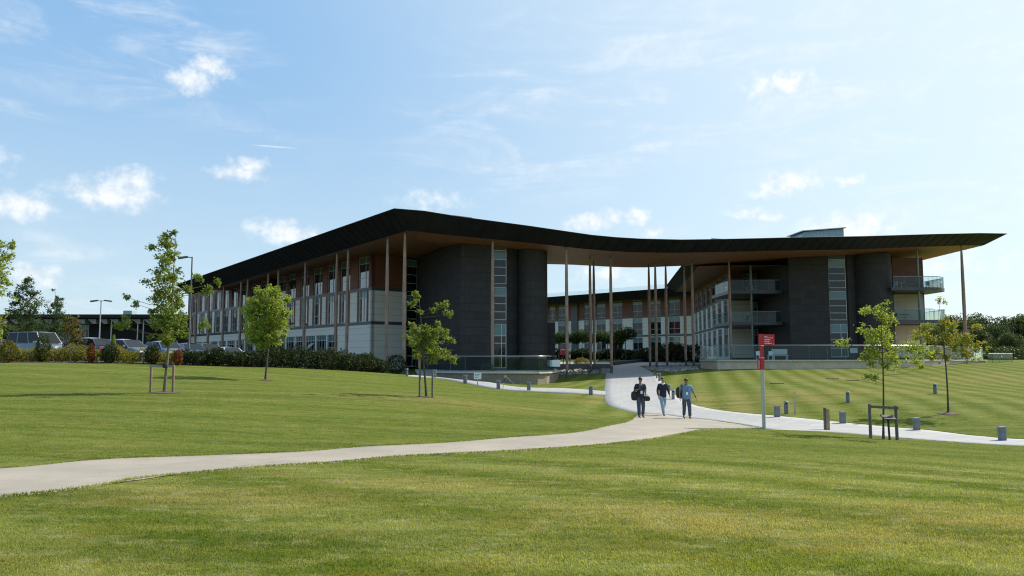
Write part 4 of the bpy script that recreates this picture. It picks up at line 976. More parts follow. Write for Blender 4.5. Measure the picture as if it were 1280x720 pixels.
hedge('dark green hedge in the shade along the foot of the left wing', [gp(229, 51), gp(290, 53), gp(345, 56.5), gp(400, 60.5), gp(450, 65), gp(480, 68.3)], [.9, 1.0, 1.35, 1.55, 1.5, 1.15], .75, .6, 900, .14, 'leaf_dark')
for px, Y, w_, h_, lab, leaf in ((10, 47.6, .5, 1.3, 'dark upright shrub at the far left end of the hedge', 'leaf_bronze'), (53, 48.6, .42, 1.75, 'taller green shrub rising from the hedge against the silver off-roader', 'leaf_court'), (113.5, 48.4, .24, 1.15, 'narrow rust-red shrub beside the blue estate car', 'leaf_rust'), (137, 48.6, .52, 1.15, 'rounded dark green shrub right of the blue estate car', 'leaf_dark'),
        (141, 49.2, .16, 1.7, 'spindly green shoot above the rounded dark shrub', 'leaf_mid'), (190, 49.5, .45, 1.2, 'dark green shrub behind the stakes of the tall slender tree', 'leaf_dark'), (222.5, 49.8, .26, 1.0, 'narrow rust-red shrub beside the tall lamp post', 'leaf_rust'), (495, 70.5, .95, 1.75, 'dense green bush at the foot of the tall corner column', 'leaf_dark'), (271, 52.3, .5, 1.25, 'dark shrub poking above the hedge in front of the white cars', 'leaf_dark'), (727, 97, 1.0, 1.2, 'yellow flowering bush on the courtyard lawn behind the low wall', 'leaf_flower')):
    x, y = gp(px, Y); T = empty('shrub', (x, y, h1(x, y)), lab, 'shrub', 'single shrubs along the hedge')
    arrays('leaves', leaves(bush_pts(x, y, w_, w_, h_, int(1400 * max(.5, w_ / .5)), h1(x, y)), .11), 4, leaf, T)
    m = MB(); m.tube([(x, y, h1(x, y) - .05), (x, y, h1(x, y) + h_ * .7)], [.03, .01], 5); m.build('stems', 'bark', T)
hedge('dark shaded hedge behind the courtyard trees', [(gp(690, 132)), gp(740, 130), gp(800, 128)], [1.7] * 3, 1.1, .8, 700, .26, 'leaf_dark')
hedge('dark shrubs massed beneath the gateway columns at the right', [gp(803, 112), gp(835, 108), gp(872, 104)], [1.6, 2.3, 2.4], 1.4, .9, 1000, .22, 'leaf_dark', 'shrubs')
# courtyard trees
def crown_pts(n, r, h, z0, lobes):
    L = rng.normal(size=(lobes, 3)); L /= np.linalg.norm(L, axis=1, keepdims=True); L[:, 2] = np.abs(L[:, 2]) * .9 - .25
    L = L * np.array([r, r, h * .5]) * .62
    pick = rng.integers(0, lobes, n); q = rng.normal(size=(n, 3)); q /= np.linalg.norm(q, axis=1, keepdims=True)
    q *= (rng.uniform(.45, 1.05, n) ** .5)[:, None] * (rng.uniform(.8, 1.2, lobes)[pick])[:, None]
    p = L[pick] + q * np.array([r * .45, r * .45, h * .27]); p[:, 2] += z0; return p
def block_tree(name, r, h, zc, n, size, leaf, lobes, tr):
    T = empty(name, (0, 0, 0)); m = MB(); m.tube([(0, 0, -.3), (0.04 * h, 0, zc * .5), (0, 0, zc + h * .2)], [tr, tr * .8, tr * .25], 8)
    for k in range(7):
        a = k * 2.4; m.tube([(0, 0, zc - h * .3 + k * .03 * h), (math.cos(a) * r * .4, math.sin(a) * r * .4, zc + .1 * h), (math.cos(a) * r * .75, math.sin(a) * r * .75, zc + h * .2)], [tr * .4, tr * .25, tr * .08], 5, cap=False)
    m.build('trunk', 'bark', T); arrays('crown', leaves(crown_pts(n, r, h, zc, lobes), size), 4, leaf, T); return T
proto = block_tree('courtyard_tree', 1.6, 2.7, 3.3, 3200, .2, 'leaf_court', 14, .07)
cl_ = [(698, 126, 1.0, 'leftmost of the clipped trees, half behind the slate tower'), (712.5, 126, 1.0, 'clipped tree right behind the second column of the gateway'), (728.5, 125, 1.08, 'clipped tree left of the twin gateway columns'), (748.5, 125, 1.02, 'clipped tree right of the twin gateway columns'), (759, 124, 1.0, 'clipped tree behind the column at the path edge'), (769, 127, .92, 'small clipped tree just right of the path-edge column'), (782.5, 121, 1.15, 'broad dark flat-topped tree, rightmost in the courtyard')]
for i, (px, Y, s_, lab) in enumerate(cl_):
    o = proto if i == 0 else copy_tree(proto); x, y = gp(px, Y); o.location = (x, y, h1(x, y)); o.scale = (s_ * 1.05, s_ * 1.05, s_); o.rotation_euler = (0, 0, i * 1.7); tag(o, lab, 'tree', 'clipped trees in the courtyard')
# woodland beyond the right end
protos = [block_tree('woodland_tree', 7.2, 14, 7.4, 9000, .55, 'leaf_wood', 17, .4), block_tree('woodland_tree', 6.4, 12.6, 6.6, 8000, .55, 'leaf_woodpale', 14, .35), block_tree('woodland_tree', 7.4, 11, 5.6, 8000, .55, 'leaf_wood', 18, .4)]
WT = [(1224, 245, 387, 0, 1.0, 'tall dark rounded tree, highest on the woodland skyline right of the end column'), (1197, 240, 393, 1, 1.0, 'dark woodland tree showing left of the leaning end column'), (1258, 250, 391, 0, .95, 'dark domed tree on the skyline between the tallest tree and the edge'), (1280, 245, 391, 1, 1.0, 'dark skyline tree cut by the right edge'), (1176, 235, 397, 0, .9, 'dark woodland tree behind the yellow-green lawn tree'), (1221, 205, 408, 1, .95, 'mid green rounded tree below the tallest woodland tree'), (1243, 225, 404, 2, .8, 'small dark crown between two rounded woodland trees'), (1264, 195, 414, 1, .95, 'pale green broad tree in front at the woodland edge'),
      (1284, 185, 430, 2, .75, 'low dark bushy tree at the edge of the lawn far right'), (1196, 190, 420, 2, .85, 'dark low tree right behind the lawn tree with reddening leaves'), (1238, 175, 432, 2, .6, 'low shaded tree at the foot of the woodland edge'), (1310, 240, 392, 0, 1.0, 'woodland tree just beyond the right edge'), (1345, 230, 398, 1, 1.0, 'second woodland tree beyond the right edge'), (1160, 230, 405, 1, .8, 'woodland tree mostly behind the balconies')]
seen = set()
for i, (px, Y, top_, k, wd, lab) in enumerate(WT):
    o = copy_tree(protos[k]) if k in seen else protos[k]; seen.add(k)
    x, y = gp(px, Y); z = h1(x, y); H = at(px, top_, Y)[2] - z; h0 = (7.4 + 6.8, 6.6 + 6.1, 5.6 + 5.3)[k]
    o.location = (x, y, z - .3); s_ = H / h0; o.scale = (s_ * wd * 1.02, s_ * wd * 1.02, s_ * 1.02); o.rotation_euler = (0, 0, i * 2.1); tag(o, lab, 'tree', 'woodland trees beyond the lawn')
# far-left trees glimpsed between the low building and the car park
o = copy_tree(protos[1]); x, y = gp(8, 112); o.location = (x, y, h1(x, y)); o.scale = (.42,) * 3; tag(o, 'round green tree behind the hedge at the far left', 'tree', 'woodland trees beyond the lawn')
# bramble and scrub filling the woodland edge
q = np.concatenate([bush_pts(*gp(px, Y), 5, 3, hh, 900, h1(*gp(px, Y)) - .3) for px, Y, hh in [(1150 + 17 * i, 168 + (i * 37) % 23, 1.8 + ((i * 29) % 5) * .4) for i in range(16)] + [(1150 + 24 * i, 225, 3.2 + (i * 7) % 3) for i in range(12)]])
tag(arrays('undergrowth', leaves(q, .6), 4, 'leaf_wood'), kind='stuff')
# pebbles
def pebbles(name, quad, n, smax):
    mb = MB(); q = [Vector((*gp(px, Y), 0)) for px, Y in quad]
    for _ in range(n):
        u, v = random.random(), random.random(); p = q[0].lerp(q[1], u).lerp(q[3].lerp(q[2], u), v); z = h1(p.x, p.y); r = random.uniform(.12, smax)
        k = [random.uniform(.7, 1.2) for _ in range(8)]
        V = [(p.x + r * k[i] * math.cos(i * math.pi / 3), p.y + r * .8 * k[i] * math.sin(i * math.pi / 3), z - .05 + .1 * r * (i % 2)) for i in range(6)] + [(p.x + r * .45 * k[i] * math.cos(i * 1.05 + .3), p.y + r * .4 * k[i] * math.sin(i * 1.05 + .3), z + r * .62) for i in range(6)]
        mb.add(V, [(i, (i + 1) % 6, 6 + (i + 1) % 6, 6 + i) for i in range(6)] + [(6, 7, 8, 9, 10, 11)], 0, True)
    tag(mb.build(name, 'pebble'), kind='stuff')
pebbles('pebbles', [(694, 84), (764, 84), (762, 90), (690, 92)], 170, .3)
pebbles('pebbles', [(806, 88), (838, 80), (905, 84), (812, 98)], 260, .3)
# ------------------------------------------------------------------ cars behind the hedge
for n_, c_ in (('paint_silver', (.15, .165, .165)), ('paint_navy', (.03, .045, .085)), ('paint_white', (.72, .73, .74)), ('paint_grey', (.12, .13, .145)), ('paint_blue', (.07, .13, .24))):
    pbr(n_, c_, .3, metal=.2 if n_ != 'paint_white' else 0, Coat_Weight=.8, Coat_Roughness=.05)
pbr('car_glass', (.012, .016, .018), .04, spec=.3)
pbr('lamp_red', (.35, .01, .01), .2); pbr('lamp_clear', (.75, .77, .8), .15); pbr('alloy', (.45, .46, .47), .3, metal=.8); pbr('plastic_black', (.025, .025, .026), .55)
def make_car(kind, paint, L, W, H, hood, boot, ws, rw, belt):
    """nose towards +x; hood and boot are the ends of the cabin base, ws and rw the roof's ends"""
    T = empty('parked_car', (0, 0, 0))
    xs = [-L / 2, -L / 2 + .12, -L / 2 + .45, boot, (boot + hood) / 2, hood, hood + .45, L / 2 - .45, L / 2 - .12, L / 2]
    zt = [belt * .82, belt * .95, belt, belt + .02, belt + .01, belt - .02, belt - .08, belt - .17, belt - .28, belt - .42]
    zb = [.42, .32, .26, .24, .24, .24, .24, .24, .3, .4]
    wy = [W * .40, W * .46, W * .49, W * .5, W * .5, W * .5, W * .5, W * .48, W * .43, W * .36]
    b = MB(); n = 12; rings = []
    for x, t, d, y in zip(xs, zt, zb, wy):
        m_ = (t + d) / 2
        rings += [(x, -y * .92, d), (x, -y, d + .15), (x, -y * 1.0, m_), (x, -y * .985, t - .1), (x, -y * .9, t), (x, -y * .4, t + .03), (x, y * .4, t + .03), (x, y * .9, t), (x, y * .985, t - .1), (x, y, m_), (x, y, d + .15), (x, y * .92, d)]
    fs = [(i * n + k, i * n + (k + 1) % n, (i + 1) * n + (k + 1) % n, (i + 1) * n + k) for i in range(len(xs) - 1) for k in range(n)]
    b.add(rings, fs, 0, True); b.add(rings[:n], [tuple(range(n))]); b.add(rings[-n:], [tuple(range(n - 1, -1, -1))])
    yb, yr = W * .455, W * .375; zr = H - .03; zb_ = belt
    low = [(boot, -yb, zb_), (hood, -yb, zb_ - .02), (hood, yb, zb_ - .02), (boot, yb, zb_)]
    up = [(rw, -yr, zr - .05), (ws, -yr, zr - .04), (ws, yr, zr - .04), (rw, yr, zr - .05)]
    b.hexa(low + up)
    cx = (ws + rw) / 2                                       # gently crowned roof
    b.add([(rw - .03, -yr, zr - .05), (cx, -yr, zr), (ws + .03, -yr, zr - .04), (rw - .03, 0, zr - .01), (cx, 0, zr + .04), (ws + .03, 0, zr), (rw - .03, yr, zr - .05), (cx, yr, zr), (ws + .03, yr, zr - .04)], [(0, 1, 4, 3), (1, 2, 5, 4), (3, 4, 7, 6), (4, 5, 8, 7)], 0, True)
    b.build('body', paint, T)
    def pane(name, a, b_, c, d, inset=.07, off=.012):
        P = [Vector(q) for q in (a, b_, c, d)]; ce = sum(P, Vector()) / 4; nn = (P[1] - P[0]).cross(P[3] - P[0]).normalized()
        if nn.dot(ce - Vector((cx, 0, zb_))) < 0: nn = -nn
        q = MB(); q.add([p + (ce - p).normalized() * inset + nn * off for p in P], [(0, 1, 2, 3)]); q.build(name, 'car_glass', T)
    pane('windscreen', low[1], low[2], up[2], up[1]); pane('rear_window', low[0], low[3], up[3], up[0])
    nW = 3 if kind in ('suv', 'estate') else 2
    for s, (l0, l1, u0, u1) in ((-1, (low[0], low[1], up[0], up[1])), (1, (low[3], low[2], up[3], up[2]))):
        for i in range(nW):
            f0, f1 = i / nW, (i + 1) / nW; v = lambda a, c, f: Vector(a).lerp(Vector(c), f)
            pane('side_window', v(l0, l1, f0), v(l0, l1, f1), v(u0, u1, f1), v(u0, u1, f0), .06)
    for x in (-L * .3, L * .305):
        for s in (-1, 1):
            q = MB(); y = s * (W / 2 - .1); r = .33 if kind != 'suv' else .39
            q.tube([(x, y - .1, r), (x, y - .08, r), (x, y + .08, r), (x, y + .1, r)], [r - .03, r, r, r - .03], 20); wl_ = q.build('wheel', 'rubber', T)
            q = MB(); q.tube([(x, y + s * .075, r), (x, y + s * .108, r)], [r * .64, r * .6], 14); q.build('rim', 'alloy', wl_)
    for s in (-1, 1):
        q = MB(); q.box(L / 2 - .2, L / 2 - .03, s * W * .36 - .17, s * W * .36 + .17, belt - .36, belt - .22); q.build('headlight', 'lamp_clear', T)
        q = MB(); q.box(-L / 2 - .01, -L / 2 + .12, s * W * .36 - .1, s * W * .36 + .1, belt * .72, belt * .95); q.build('tail_light', 'lamp_red', T)
        q = MB(); q.box(hood - .42, hood - .22, s * (W / 2 + .04) - .09, s * (W / 2 + .04) + .09, belt, belt + .15); q.build('wing_mirror', paint, T)
    q = MB(); q.box(L / 2 - .06, L / 2 + .03, -W * .4, W * .4, .32, .5); q.build('bumper', 'plastic_black', T)
    q = MB(); q.box(-L / 2 - .03, -L / 2 + .06, -W * .4, W * .4, .35, .52); q.build('bumper', 'plastic_black', T)
    return T
cars = [('suv', 'paint_silver', (4.7, 1.85, 1.95, 1.0, -2.2, .45, -2.05, 1.12), 50, 53.5, -20, 'silver boxy off-roader with tall windows behind the yellow hedge'),
    ('estate', 'paint_navy', (4.6, 1.78, 1.5, .95, -2.1, .3, -1.55, .93), 104, 53.0, 158, 'dark blue estate car with sloping rear window behind the hedge'),
    ('hatch', 'paint_grey', (4.2, 1.74, 1.48, .95, -1.9, .25, -1.5, .92), 160, 54.5, -25, 'dark grey hatchback between the stakes of the tall tree and the estate car'),
    ('hatch', 'paint_blue', (4.1, 1.74, 1.45, .95, -1.85, .25, -1.45, .92), 207, 56, -40, 'blue hatchback hidden behind the trunk of the tall slender tree'),
    ('hatch', 'paint_navy', (4.2, 1.75, 1.42, .95, -1.9, .25, -1.5, .9), 238, 58.5, -48, 'navy car showing its windscreen at the base of the tall lamp post'),
    ('estate', 'paint_silver', (4.6, 1.8, 1.5, .95, -2.1, .3, -1.6, .93), 259, 61, -38, 'silver estate car right of the tall lamp post'),
    ('hatch', 'paint_white', (4.3, 1.76, 1.42, .95, -1.95, .25, -1.5, .9), 287, 65, -42, 'white car behind the dark hedge, nearest the glazed ground floor'),
    ('hatch', 'paint_blue', (4.2, 1.75, 1.45, .95, -1.9, .25, -1.5, .9), -8, 54, -20, 'blue car cut off by the left edge of the view')]
for kind, paint, dims, px, Y, rz, lab in cars:
    T = make_car(kind, paint, *dims); x, y, _ = at(px, 440, Y); T.location = (x, y, h1(x, y) + .05); T.rotation_euler = (0, 0, R(rz)); tag(T, lab, 'car', 'cars parked behind the hedge')

# ------------------------------------------------------------------ street lamps
def lamp(label, px, Y, ptop, heads, base):
    x, y, _ = at(px, 440, Y); z = h1(x, y); zt = at(px, ptop, Y)[2]
    T = empty('street_lamp', (x, y, z), label, 'street lamp', 'lamp posts in the car park')
    m = MB(); m.tube([(x, y, z - .1), (x, y, z + 1.1), (x, y, z + 1.15), (x, y, zt)], [.085, .085, .062, .045], 10); m.build('pole', 'lamp_grey' if len(heads) == 1 else 'steel', T)
    for s in heads:
        m = MB(); m.tube([(x, y, zt - .06), (x + s * .35, y, zt - .02)], .03, 6); m.build('arm', 'lamp_grey', T)
        m = MB(); a = x + s * .3; b = x + s * .95
        P = [(a, y - .09, zt - .06), (b, y - .13, zt - .16), (b, y + .13, zt - .16), (a, y + .09, zt - .06), (a, y - .08, zt + .06), (b, y - .10, zt - .02), (b, y + .10, zt - .02), (a, y + .08, zt + .06)]
        m.hexa(P); m.build('lamp_head', 'lamp_grey', T)
lamp('tall single-headed dark lamp post beside the tall slender tree', 236, 55, 321, [-1], 445)
lamp('twin-headed grey lamp post above the parked cars', 123.5, 72, 375.5, [-1, 1], 440)

# ------------------------------------------------------------------ signs and posts
bx, by, bz = ghit(955, 536); k = by / F
S = empty('wayfinding_sign', (bx, by, bz), 'tall red wayfinding sign on a grey pole at the fork of the paths', 'sign')
Z = lambda py: at(955, py, by)[2]
m = MB(); m.tube([(bx, by, bz - .1), (bx, by, Z(462))], .062, 14); m.build('pole', 'sign_pole', S)
m = MB(); m.box(bx - .085, bx + .05, by - .06, by + .06, Z(432), Z(417.5)); m.box(bx - .06, bx + .05, by - .055, by + .055, Z(447), Z(432)); m.box(bx - .075, bx + .055, by - .06, by + .06, Z(462), Z(447.3)); m.build('red_sleeve', 'sign_red', S)
m = MB(); m.tube([(bx, by, Z(432.6)), (bx, by, Z(431.6))], .075, 12); m.tube([(bx, by, Z(447.6)), (bx, by, Z(446.9))], .075, 12); m.build('collar', 'sign_white', S)
m = MB(); m.box(bx + .052, bx + .43, by - .035, by + .02, Z(432), Z(418)); f = m.build('flag_panel', 'sign_red', S)
x0 = bx + .09; zf = by - .0365
def print_lines(rows, parent, vertical=False):
    """lines of small lettering too far off to be read: broken strokes of uneven length"""
    g = random.Random(5); m = MB()
    for a0, ln, c, h in rows:
        s_ = 0.0
        while s_ < ln:
            w1 = g.uniform(.012, .03); u = g.uniform(.7, 1.0) * h
            if vertical: m.box(c - u / 2, c + u / 2, by - .0325, by - .0302, a0 + s_, a0 + s_ + w1)
            else: m.box(a0 + s_, a0 + s_ + w1, zf - .002, zf, c - u / 2, c + u / 2)
            s_ += w1 + g.uniform(.004, .016)
    m.build('lettering', 'sign_white', parent)
print_lines([(x0, .10, Z(420.6), .03), (x0, .20, Z(424.6), .034), (x0, .16, Z(427), .034), (x0, .22, Z(429.3), .034)], f)
m = MB(); m.box(x0, bx + .39, zf - .002, zf, Z(422.5), Z(422.1)); m.box(bx + .385, bx + .40, zf - .002, zf, Z(431), Z(429.5)); m.build('rule', 'sign_white', f)
m = MB(); m.box(bx - .16, bx - .078, by - .03, by + .02, Z(462), Z(448)); f = m.build('side_panel', 'sign_red', S)
print_lines([(Z(460.5), .26, bx - .118, .034)], f, True)

def small_sign(name, label, base, top, half, cat):
    x, y, z = ghit(*base, 50 if base[0] < 620 else None); zt = at(base[0], top, y)[2]
    T = empty(name, (x, y, z), label, cat); m = MB(); m.box(x - .03, x + .03, y - .03, y + .03, z - .1, zt - .05); m.build('post', 'steel', T)
    h = half * y / F; m = MB(); m.box(x - h, x + h, y - .06, y - .035, zt - h * 1.75, zt); p = m.build('panel', 'sign_white', T)
    m = MB()
    for i in range(3): m.box(x - h * .75, x + h * (.6 - .2 * i), y - .0625, y - .0605, zt - h * (.5 + .4 * i), zt - h * (.38 + .4 * i))
    m.build('print', 'lamp_grey', p); return T
small_sign('notice_sign', 'small white notice on a short post beside the left paved path', (597, 484.5), 465.8, 4.6, 'sign')
x, y, z = ghit(628.5, 486.5, 50)
T = empty('barrier_post', (x, y, z), 'leaning yellow and black rope post beside the left paved path', 'post')
m = MB(); a = Vector((x, y, z)); b = Vector((x + .14, y, z + .86)); m.tube([a, a.lerp(b, .45)], .022, 6, 0); m.tube([a.lerp(b, .45), a.lerp(b, .8)], .024, 6, 1); m.tube([a.lerp(b, .8), b], .026, 6, 0); m.build('stick', ['yellow', 'black'], T)
m = MB(); m.tube([b, b.lerp(Vector((x + 1.15, y - .5, z)), .5) - Vector((0, 0, .05)), (x + 1.15, y - .5, h1(x + 1.15, y - .5))], .008, 4); m.build('rope', 'sign_pole', T)
x, y, z = ghit(994, 518); zt = at(994, 489, y)[2]
T = empty('marker_post', (x, y, z), 'slim steel post with a small yellow tag, behind the red wayfinding sign', 'post')
m = MB(); m.tube([(x, y, z - .1), (x, y, zt)], .035, 8); m.build('pole', 'steel', T)
m = MB(); m.box(x - .1, x + .05, y - .055, y - .037, zt - .2, zt - .07); m.box(x - .12, x - .085, y - .055, y - .037, zt - .07, zt - .02); m.build('tag', 'yellow', T)
x, y, z = ghit(1034, 538); zt = at(1034, 511, y)[2]
T = empty('marker_post', (x, y, z), 'flat timber marker post with a slanted top at the white path edge', 'post')
m = MB(); m.hexa([(x - .085, y - .05, z - .1), (x + .085, y - .05, z - .1), (x + .085, y + .05, z - .1), (x - .085, y + .05, z - .1), (x - .085, y - .05, zt + .03), (x + .085, y - .05, zt - .03), (x + .085, y + .05, zt - .03), (x - .085, y + .05, zt + .03)]); p = m.build('board', 'wood_marker', T)
m = MB(); m.hexa([(x - .1, y - .06, z), (x - .05, y - .06, z), (x - .05, y + .06, z), (x - .1, y + .06, z), (x - .1, y - .06, zt + .045), (x - .05, y - .06, zt + .028), (x - .05, y + .06, zt + .028), (x - .1, y + .06, zt + .045)]); m.build('edge_strip', 'column_shoe', T)
x, y, z = ghit(1110, 549.5); zt = at(1110, 521, y)[2]
T = empty('plaque_stand', (x, y, z), 'low black plaque on a thin leaning stem inside the square timber frame', 'plaque')
m = MB(); m.bar((x + .01, y - .1, z - .1), (x - .02, y - .1, zt - .02), .05); m.build('stem', 'black', T)
m = MB(); m.hexa([(x - .2, y - .26, zt - .09), (x + .19, y - .26, zt - .1), (x + .19, y + .06, zt + .02), (x - .2, y + .06, zt + .03), (x - .2, y - .27, zt - .05), (x + .19, y - .27, zt - .06), (x + .19, y + .05, zt + .06), (x - .2, y + .05, zt + .07)]); m.build('plate', 'black', T)

# bollards: short square ones along the paths, round capped ones on the lawn
def square_bollard():
    T = empty('bollard', (0, 0, 0)); m = MB(); w_ = .105
    m.prism([(-w_, -w_ + .02), (-w_ + .02, -w_), (w_ - .02, -w_), (w_, -w_ + .02), (w_, w_ - .02), (w_ - .02, w_), (-w_ + .02, w_), (-w_, w_ - .02)], -.15, .43); m.build('body', 'bollard_grey', T)
    m = MB(); m.prism([(-w_ - .006, -w_ - .006), (w_ + .006, -w_ - .006), (w_ + .006, w_ + .006), (-w_ - .006, w_ + .006)], .436, .5); m.build('cap', 'bollard_cap', T); return T
def round_bollard():
    T = empty('bollard', (0, 0, 0)); m = MB(); m.tube([(0, 0, -.15), (0, 0, .4)], .085, 16); m.build('body', 'bollard_grey', T)
    m = MB(); m.tube([(0, 0, .4), (0, 0, .45)], .065, 12); m.build('lamp_band', 'black', T)
    m = MB(); m.tube([(0, 0, .45), (0, 0, .5), (0, 0, .52)], [.095, .095, .07], 16); m.build('cap', 'bollard_cap', T); return T
BOL = [(1253, 551, 18, 's', 'square grey bollard nearest the right edge beside the white path'), (1146, 538, 16, 's', 'square grey bollard just right of the timber tree frame'), (1053.5, 529.5, 15.5, 's', 'square grey bollard between the timber marker post and the tree frame'), (971.5, 521.5, 15, 's', 'square grey bollard beside the red sign on the far path edge'),
       (738.5, 493.5, 11, 's', 'square grey bollard where the left paved path meets the main path'), (661, 488.5, 11, 's', 'square grey bollard below the rounded end of the left terrace'), (623, 486.5, 11, 's', 'square grey bollard behind the yellow rope post'), (581.5, 479.5, 11, 's', 'square grey bollard left of the small white notice'), (543, 472, 10, 's', 'square grey bollard beside the open-crowned tree stakes'),
       (983, 517.5, 15.5, 'r', 'round capped bollard between the red sign and the yellow-tagged post'), (1060, 503.5, 13.5, 'r', 'round capped bollard on the right lawn above the square ones'), (1169, 492.5, 12.5, 'r', 'round capped bollard on the lawn left of the lone tree'),
       (841.5, 499.5, 12, 'r', 'round bollard at the path edge between the second and third walkers'), (836.5, 490, 9, 'r', 'round bollard behind the shoulder of the man in the navy jumper'), (824.5, 476.5, 9.5, 'r', 'round bollard at the shadow edge of the main path'), (821, 473, 6, 'r', 'far round bollard in the roof shadow, middle of three'), (818, 469.5, 5.5, 'r', 'farthest round bollard in the roof shadow'), (508.5, 470.5, 9.5, 'r', 'round post next to the tall corner column')]
pro = {'s': square_bollard(), 'r': round_bollard()}; used = set()
for px, py, hp, k_, lab in BOL:
    o = copy_tree(pro[k_]) if k_ in used else pro[k_]; used.add(k_)
    x, y, z = ghit(px, py, None if px > 700 else {661: 49, 623: 51, 581.5: 57, 543: 65, 508.5: 74}[px]); hh = hp * y / F; s_ = hh / .51
    o.location = (x, y, z); o.scale = (min(1.25, max(.8, s_)),) * 2 + (s_,); o.rotation_euler = (0, 0, random.uniform(-.06, .06)); tag(o, lab, 'bollard', 'square bollards along the paths' if k_ == 's' else 'round bollards')
for px, py, lab in ((971, 479.5, 'drain cover in the right lawn nearest the red sign'), (1040, 473.5, 'drain cover, middle one of the row on the right lawn'), (1065, 475.5, 'drain cover in the right lawn next to the yellow-green tree')):
    x, y, z = ghit(px, py); m = MB(); m.box(x - .4, x + .4, y - .4, y + .4, z - .1, z + .035); o = m.build('drain_cover', 'soil'); tag(o, lab, 'drain cover', 'drain covers in the lawn')
# low wall, red box and striped marker by the courtyard
a, b = gp(672, 92), gp(766, 91.5); z = h1(*a)
m = MB(); m.bar((a[0], a[1], z + .3), (b[0], b[1], z + .3), .45, .9); W_ = m.build('garden_wall', 'band_metal'); tag(W_, 'low dark garden wall crossing the gateway left of the main path', 'wall')
a, b = gp(766.5, 100), gp(806, 112); z = h1(*a)
m = MB(); m.bar((a[0], a[1], z + .1), (b[0], b[1], z + .35), .4, .8); W_ = m.build('garden_wall', 'band_metal'); tag(W_, 'low dark garden wall ending the main path in the courtyard', 'wall')
x, y = gp(704, 99); z = h1(x, y); z1 = at(704, 435.5, y)[2]; z0 = at(704, 443.5, y)[2]
T = empty('notice_box', (x, y, z), 'small red box with a white label behind the left terrace', 'box')
m = MB(); m.box(x - .33, x + .33, y - .15, y + .15, z0, z1); m.build('body', 'sign_red', T); m = MB(); m.box(x - .24, x + .24, y - .156, y - .151, z1 - .22, z1 - .1); m.build('label', 'sign_white', T); m = MB(); m.box(x - .06, x + .06, y - .05, y + .05, z - .1, z0); m.build('leg', 'black', T)
x, y = gp(712.3, 98.5); z = h1(x, y); z1 = at(712, 435.5, y)[2]
T = empty('striped_marker', (x, y, z), 'dark blue and white banded marker beside the red box', 'marker')
m = MB(); hh = (z1 - z) / 6
for i in range(6): m.box(x - .1, x + .1, y - .06, y + .06, z + i * hh + .003, z + (i + 1) * hh, i % 2)
m.build('bands', ['paint_navy', 'sign_white'], T)

# ------------------------------------------------------------------ furniture on the terraces and balconies
def chair(loc, rz, label, mat='black'):
    T = empty('terrace_chair', loc, label, 'chair', 'chairs on the terraces'); T.rotation_euler = (0, 0, rz); l = Vector(loc)
    def B(name, *b): m = MB(); m.box(b[0] + l.x, b[1] + l.x, b[2] + l.y, b[3] + l.y, b[4] + l.z, b[5] + l.z); m.build(name, mat, T)
    B('seat', -.24, .24, -.24, .24, .42, .46); B('backrest', -.24, .24, .21, .25, .5, .92)
    for sx_ in (-1, 1):
        for sy_ in (-1, 1): B('leg', sx_ * .22 - .018, sx_ * .22 + .018, sy_ * .22 - .018, sy_ * .22 + .018, 0, .42 if sy_ < 0 else .9)
def table(loc, label, mat='black', r=.4, h=.73):
    T = empty('terrace_table', loc, label, 'table', 'tables on the terraces'); x, y, z = loc
    m = MB(); m.tube([(x, y, z + h - .03), (x, y, z + h)], r, 18); m.build('tabletop', mat, T); m = MB(); m.tube([(x, y, z + .03), (x, y, z + h - .03)], .035, 8); m.build('leg', mat, T); m = MB(); m.tube([(x, y, z), (x, y, z + .03)], r * .6, 14); m.build('base', mat, T)
table((29.6, 100, 9.9), 'table on the upper left balcony', 'sign_pole'); chair((30.6, 100, 9.9), 1.2, 'pale chair on the upper left balcony', 'sign_pole')
table((30.4, 100.5, 6.1), 'dark table on the middle left balcony'); chair((29.4, 100, 6.1), -1.2, 'dark chair left of the table on the middle left balcony'); chair((31.5, 100.2, 6.1), 1.4, 'dark chair right of the table on the middle left balcony')
table((46.6, 94.6, 6.16), 'dark table on the middle right balcony', 'black', .7); chair((45.5, 94.8, 6.16), -1.0, 'dark chair on the middle right balcony')
chair((45.6, 94.6, 9.97), -1.3, 'pale chair by the wall on the upper right balcony', 'sign_white'); chair((50.2, 95.4, 9.97), 1.9, 'white slatted chair at the rounded end of the upper right balcony', 'sign_white'); table((46.6, 94.9, 9.97), 'white table on the upper right balcony', 'sign_white')
def bench(px, Y, z, label):
    x = at(px, 440, Y)[0]; T = empty('bench', (x, Y, z), label, 'bench')
    m = MB(); m.box(x - .85, x + .85, Y - .25, Y + .2, .42 + z, .48 + z); m.build('seat', 'sign_pole', T); m = MB(); m.box(x - .85, x + .85, Y + .18, Y + .24, .55 + z, 1.15 + z); m.build('backrest', 'sign_pole', T)
    for s_ in (-1, 1): m = MB(); m.box(x + s_ * .7 - .04, x + s_ * .7 + .04, Y - .2, Y + .2, z, .42 + z); m.build('leg', 'steel', T)
bench(975, 86, 1.55, 'pale grey bench behind the terrace glass beside the red sign')
for px, lab in ((949, 'white chair behind the terrace glass left of the red sign'), (963, 'white chair behind the terrace glass just right of the red sign')):
    chair((at(px, 440, 85.5)[0], 85.5, 1.55), .4 if px < 955 else -.5, lab, 'sign_white')

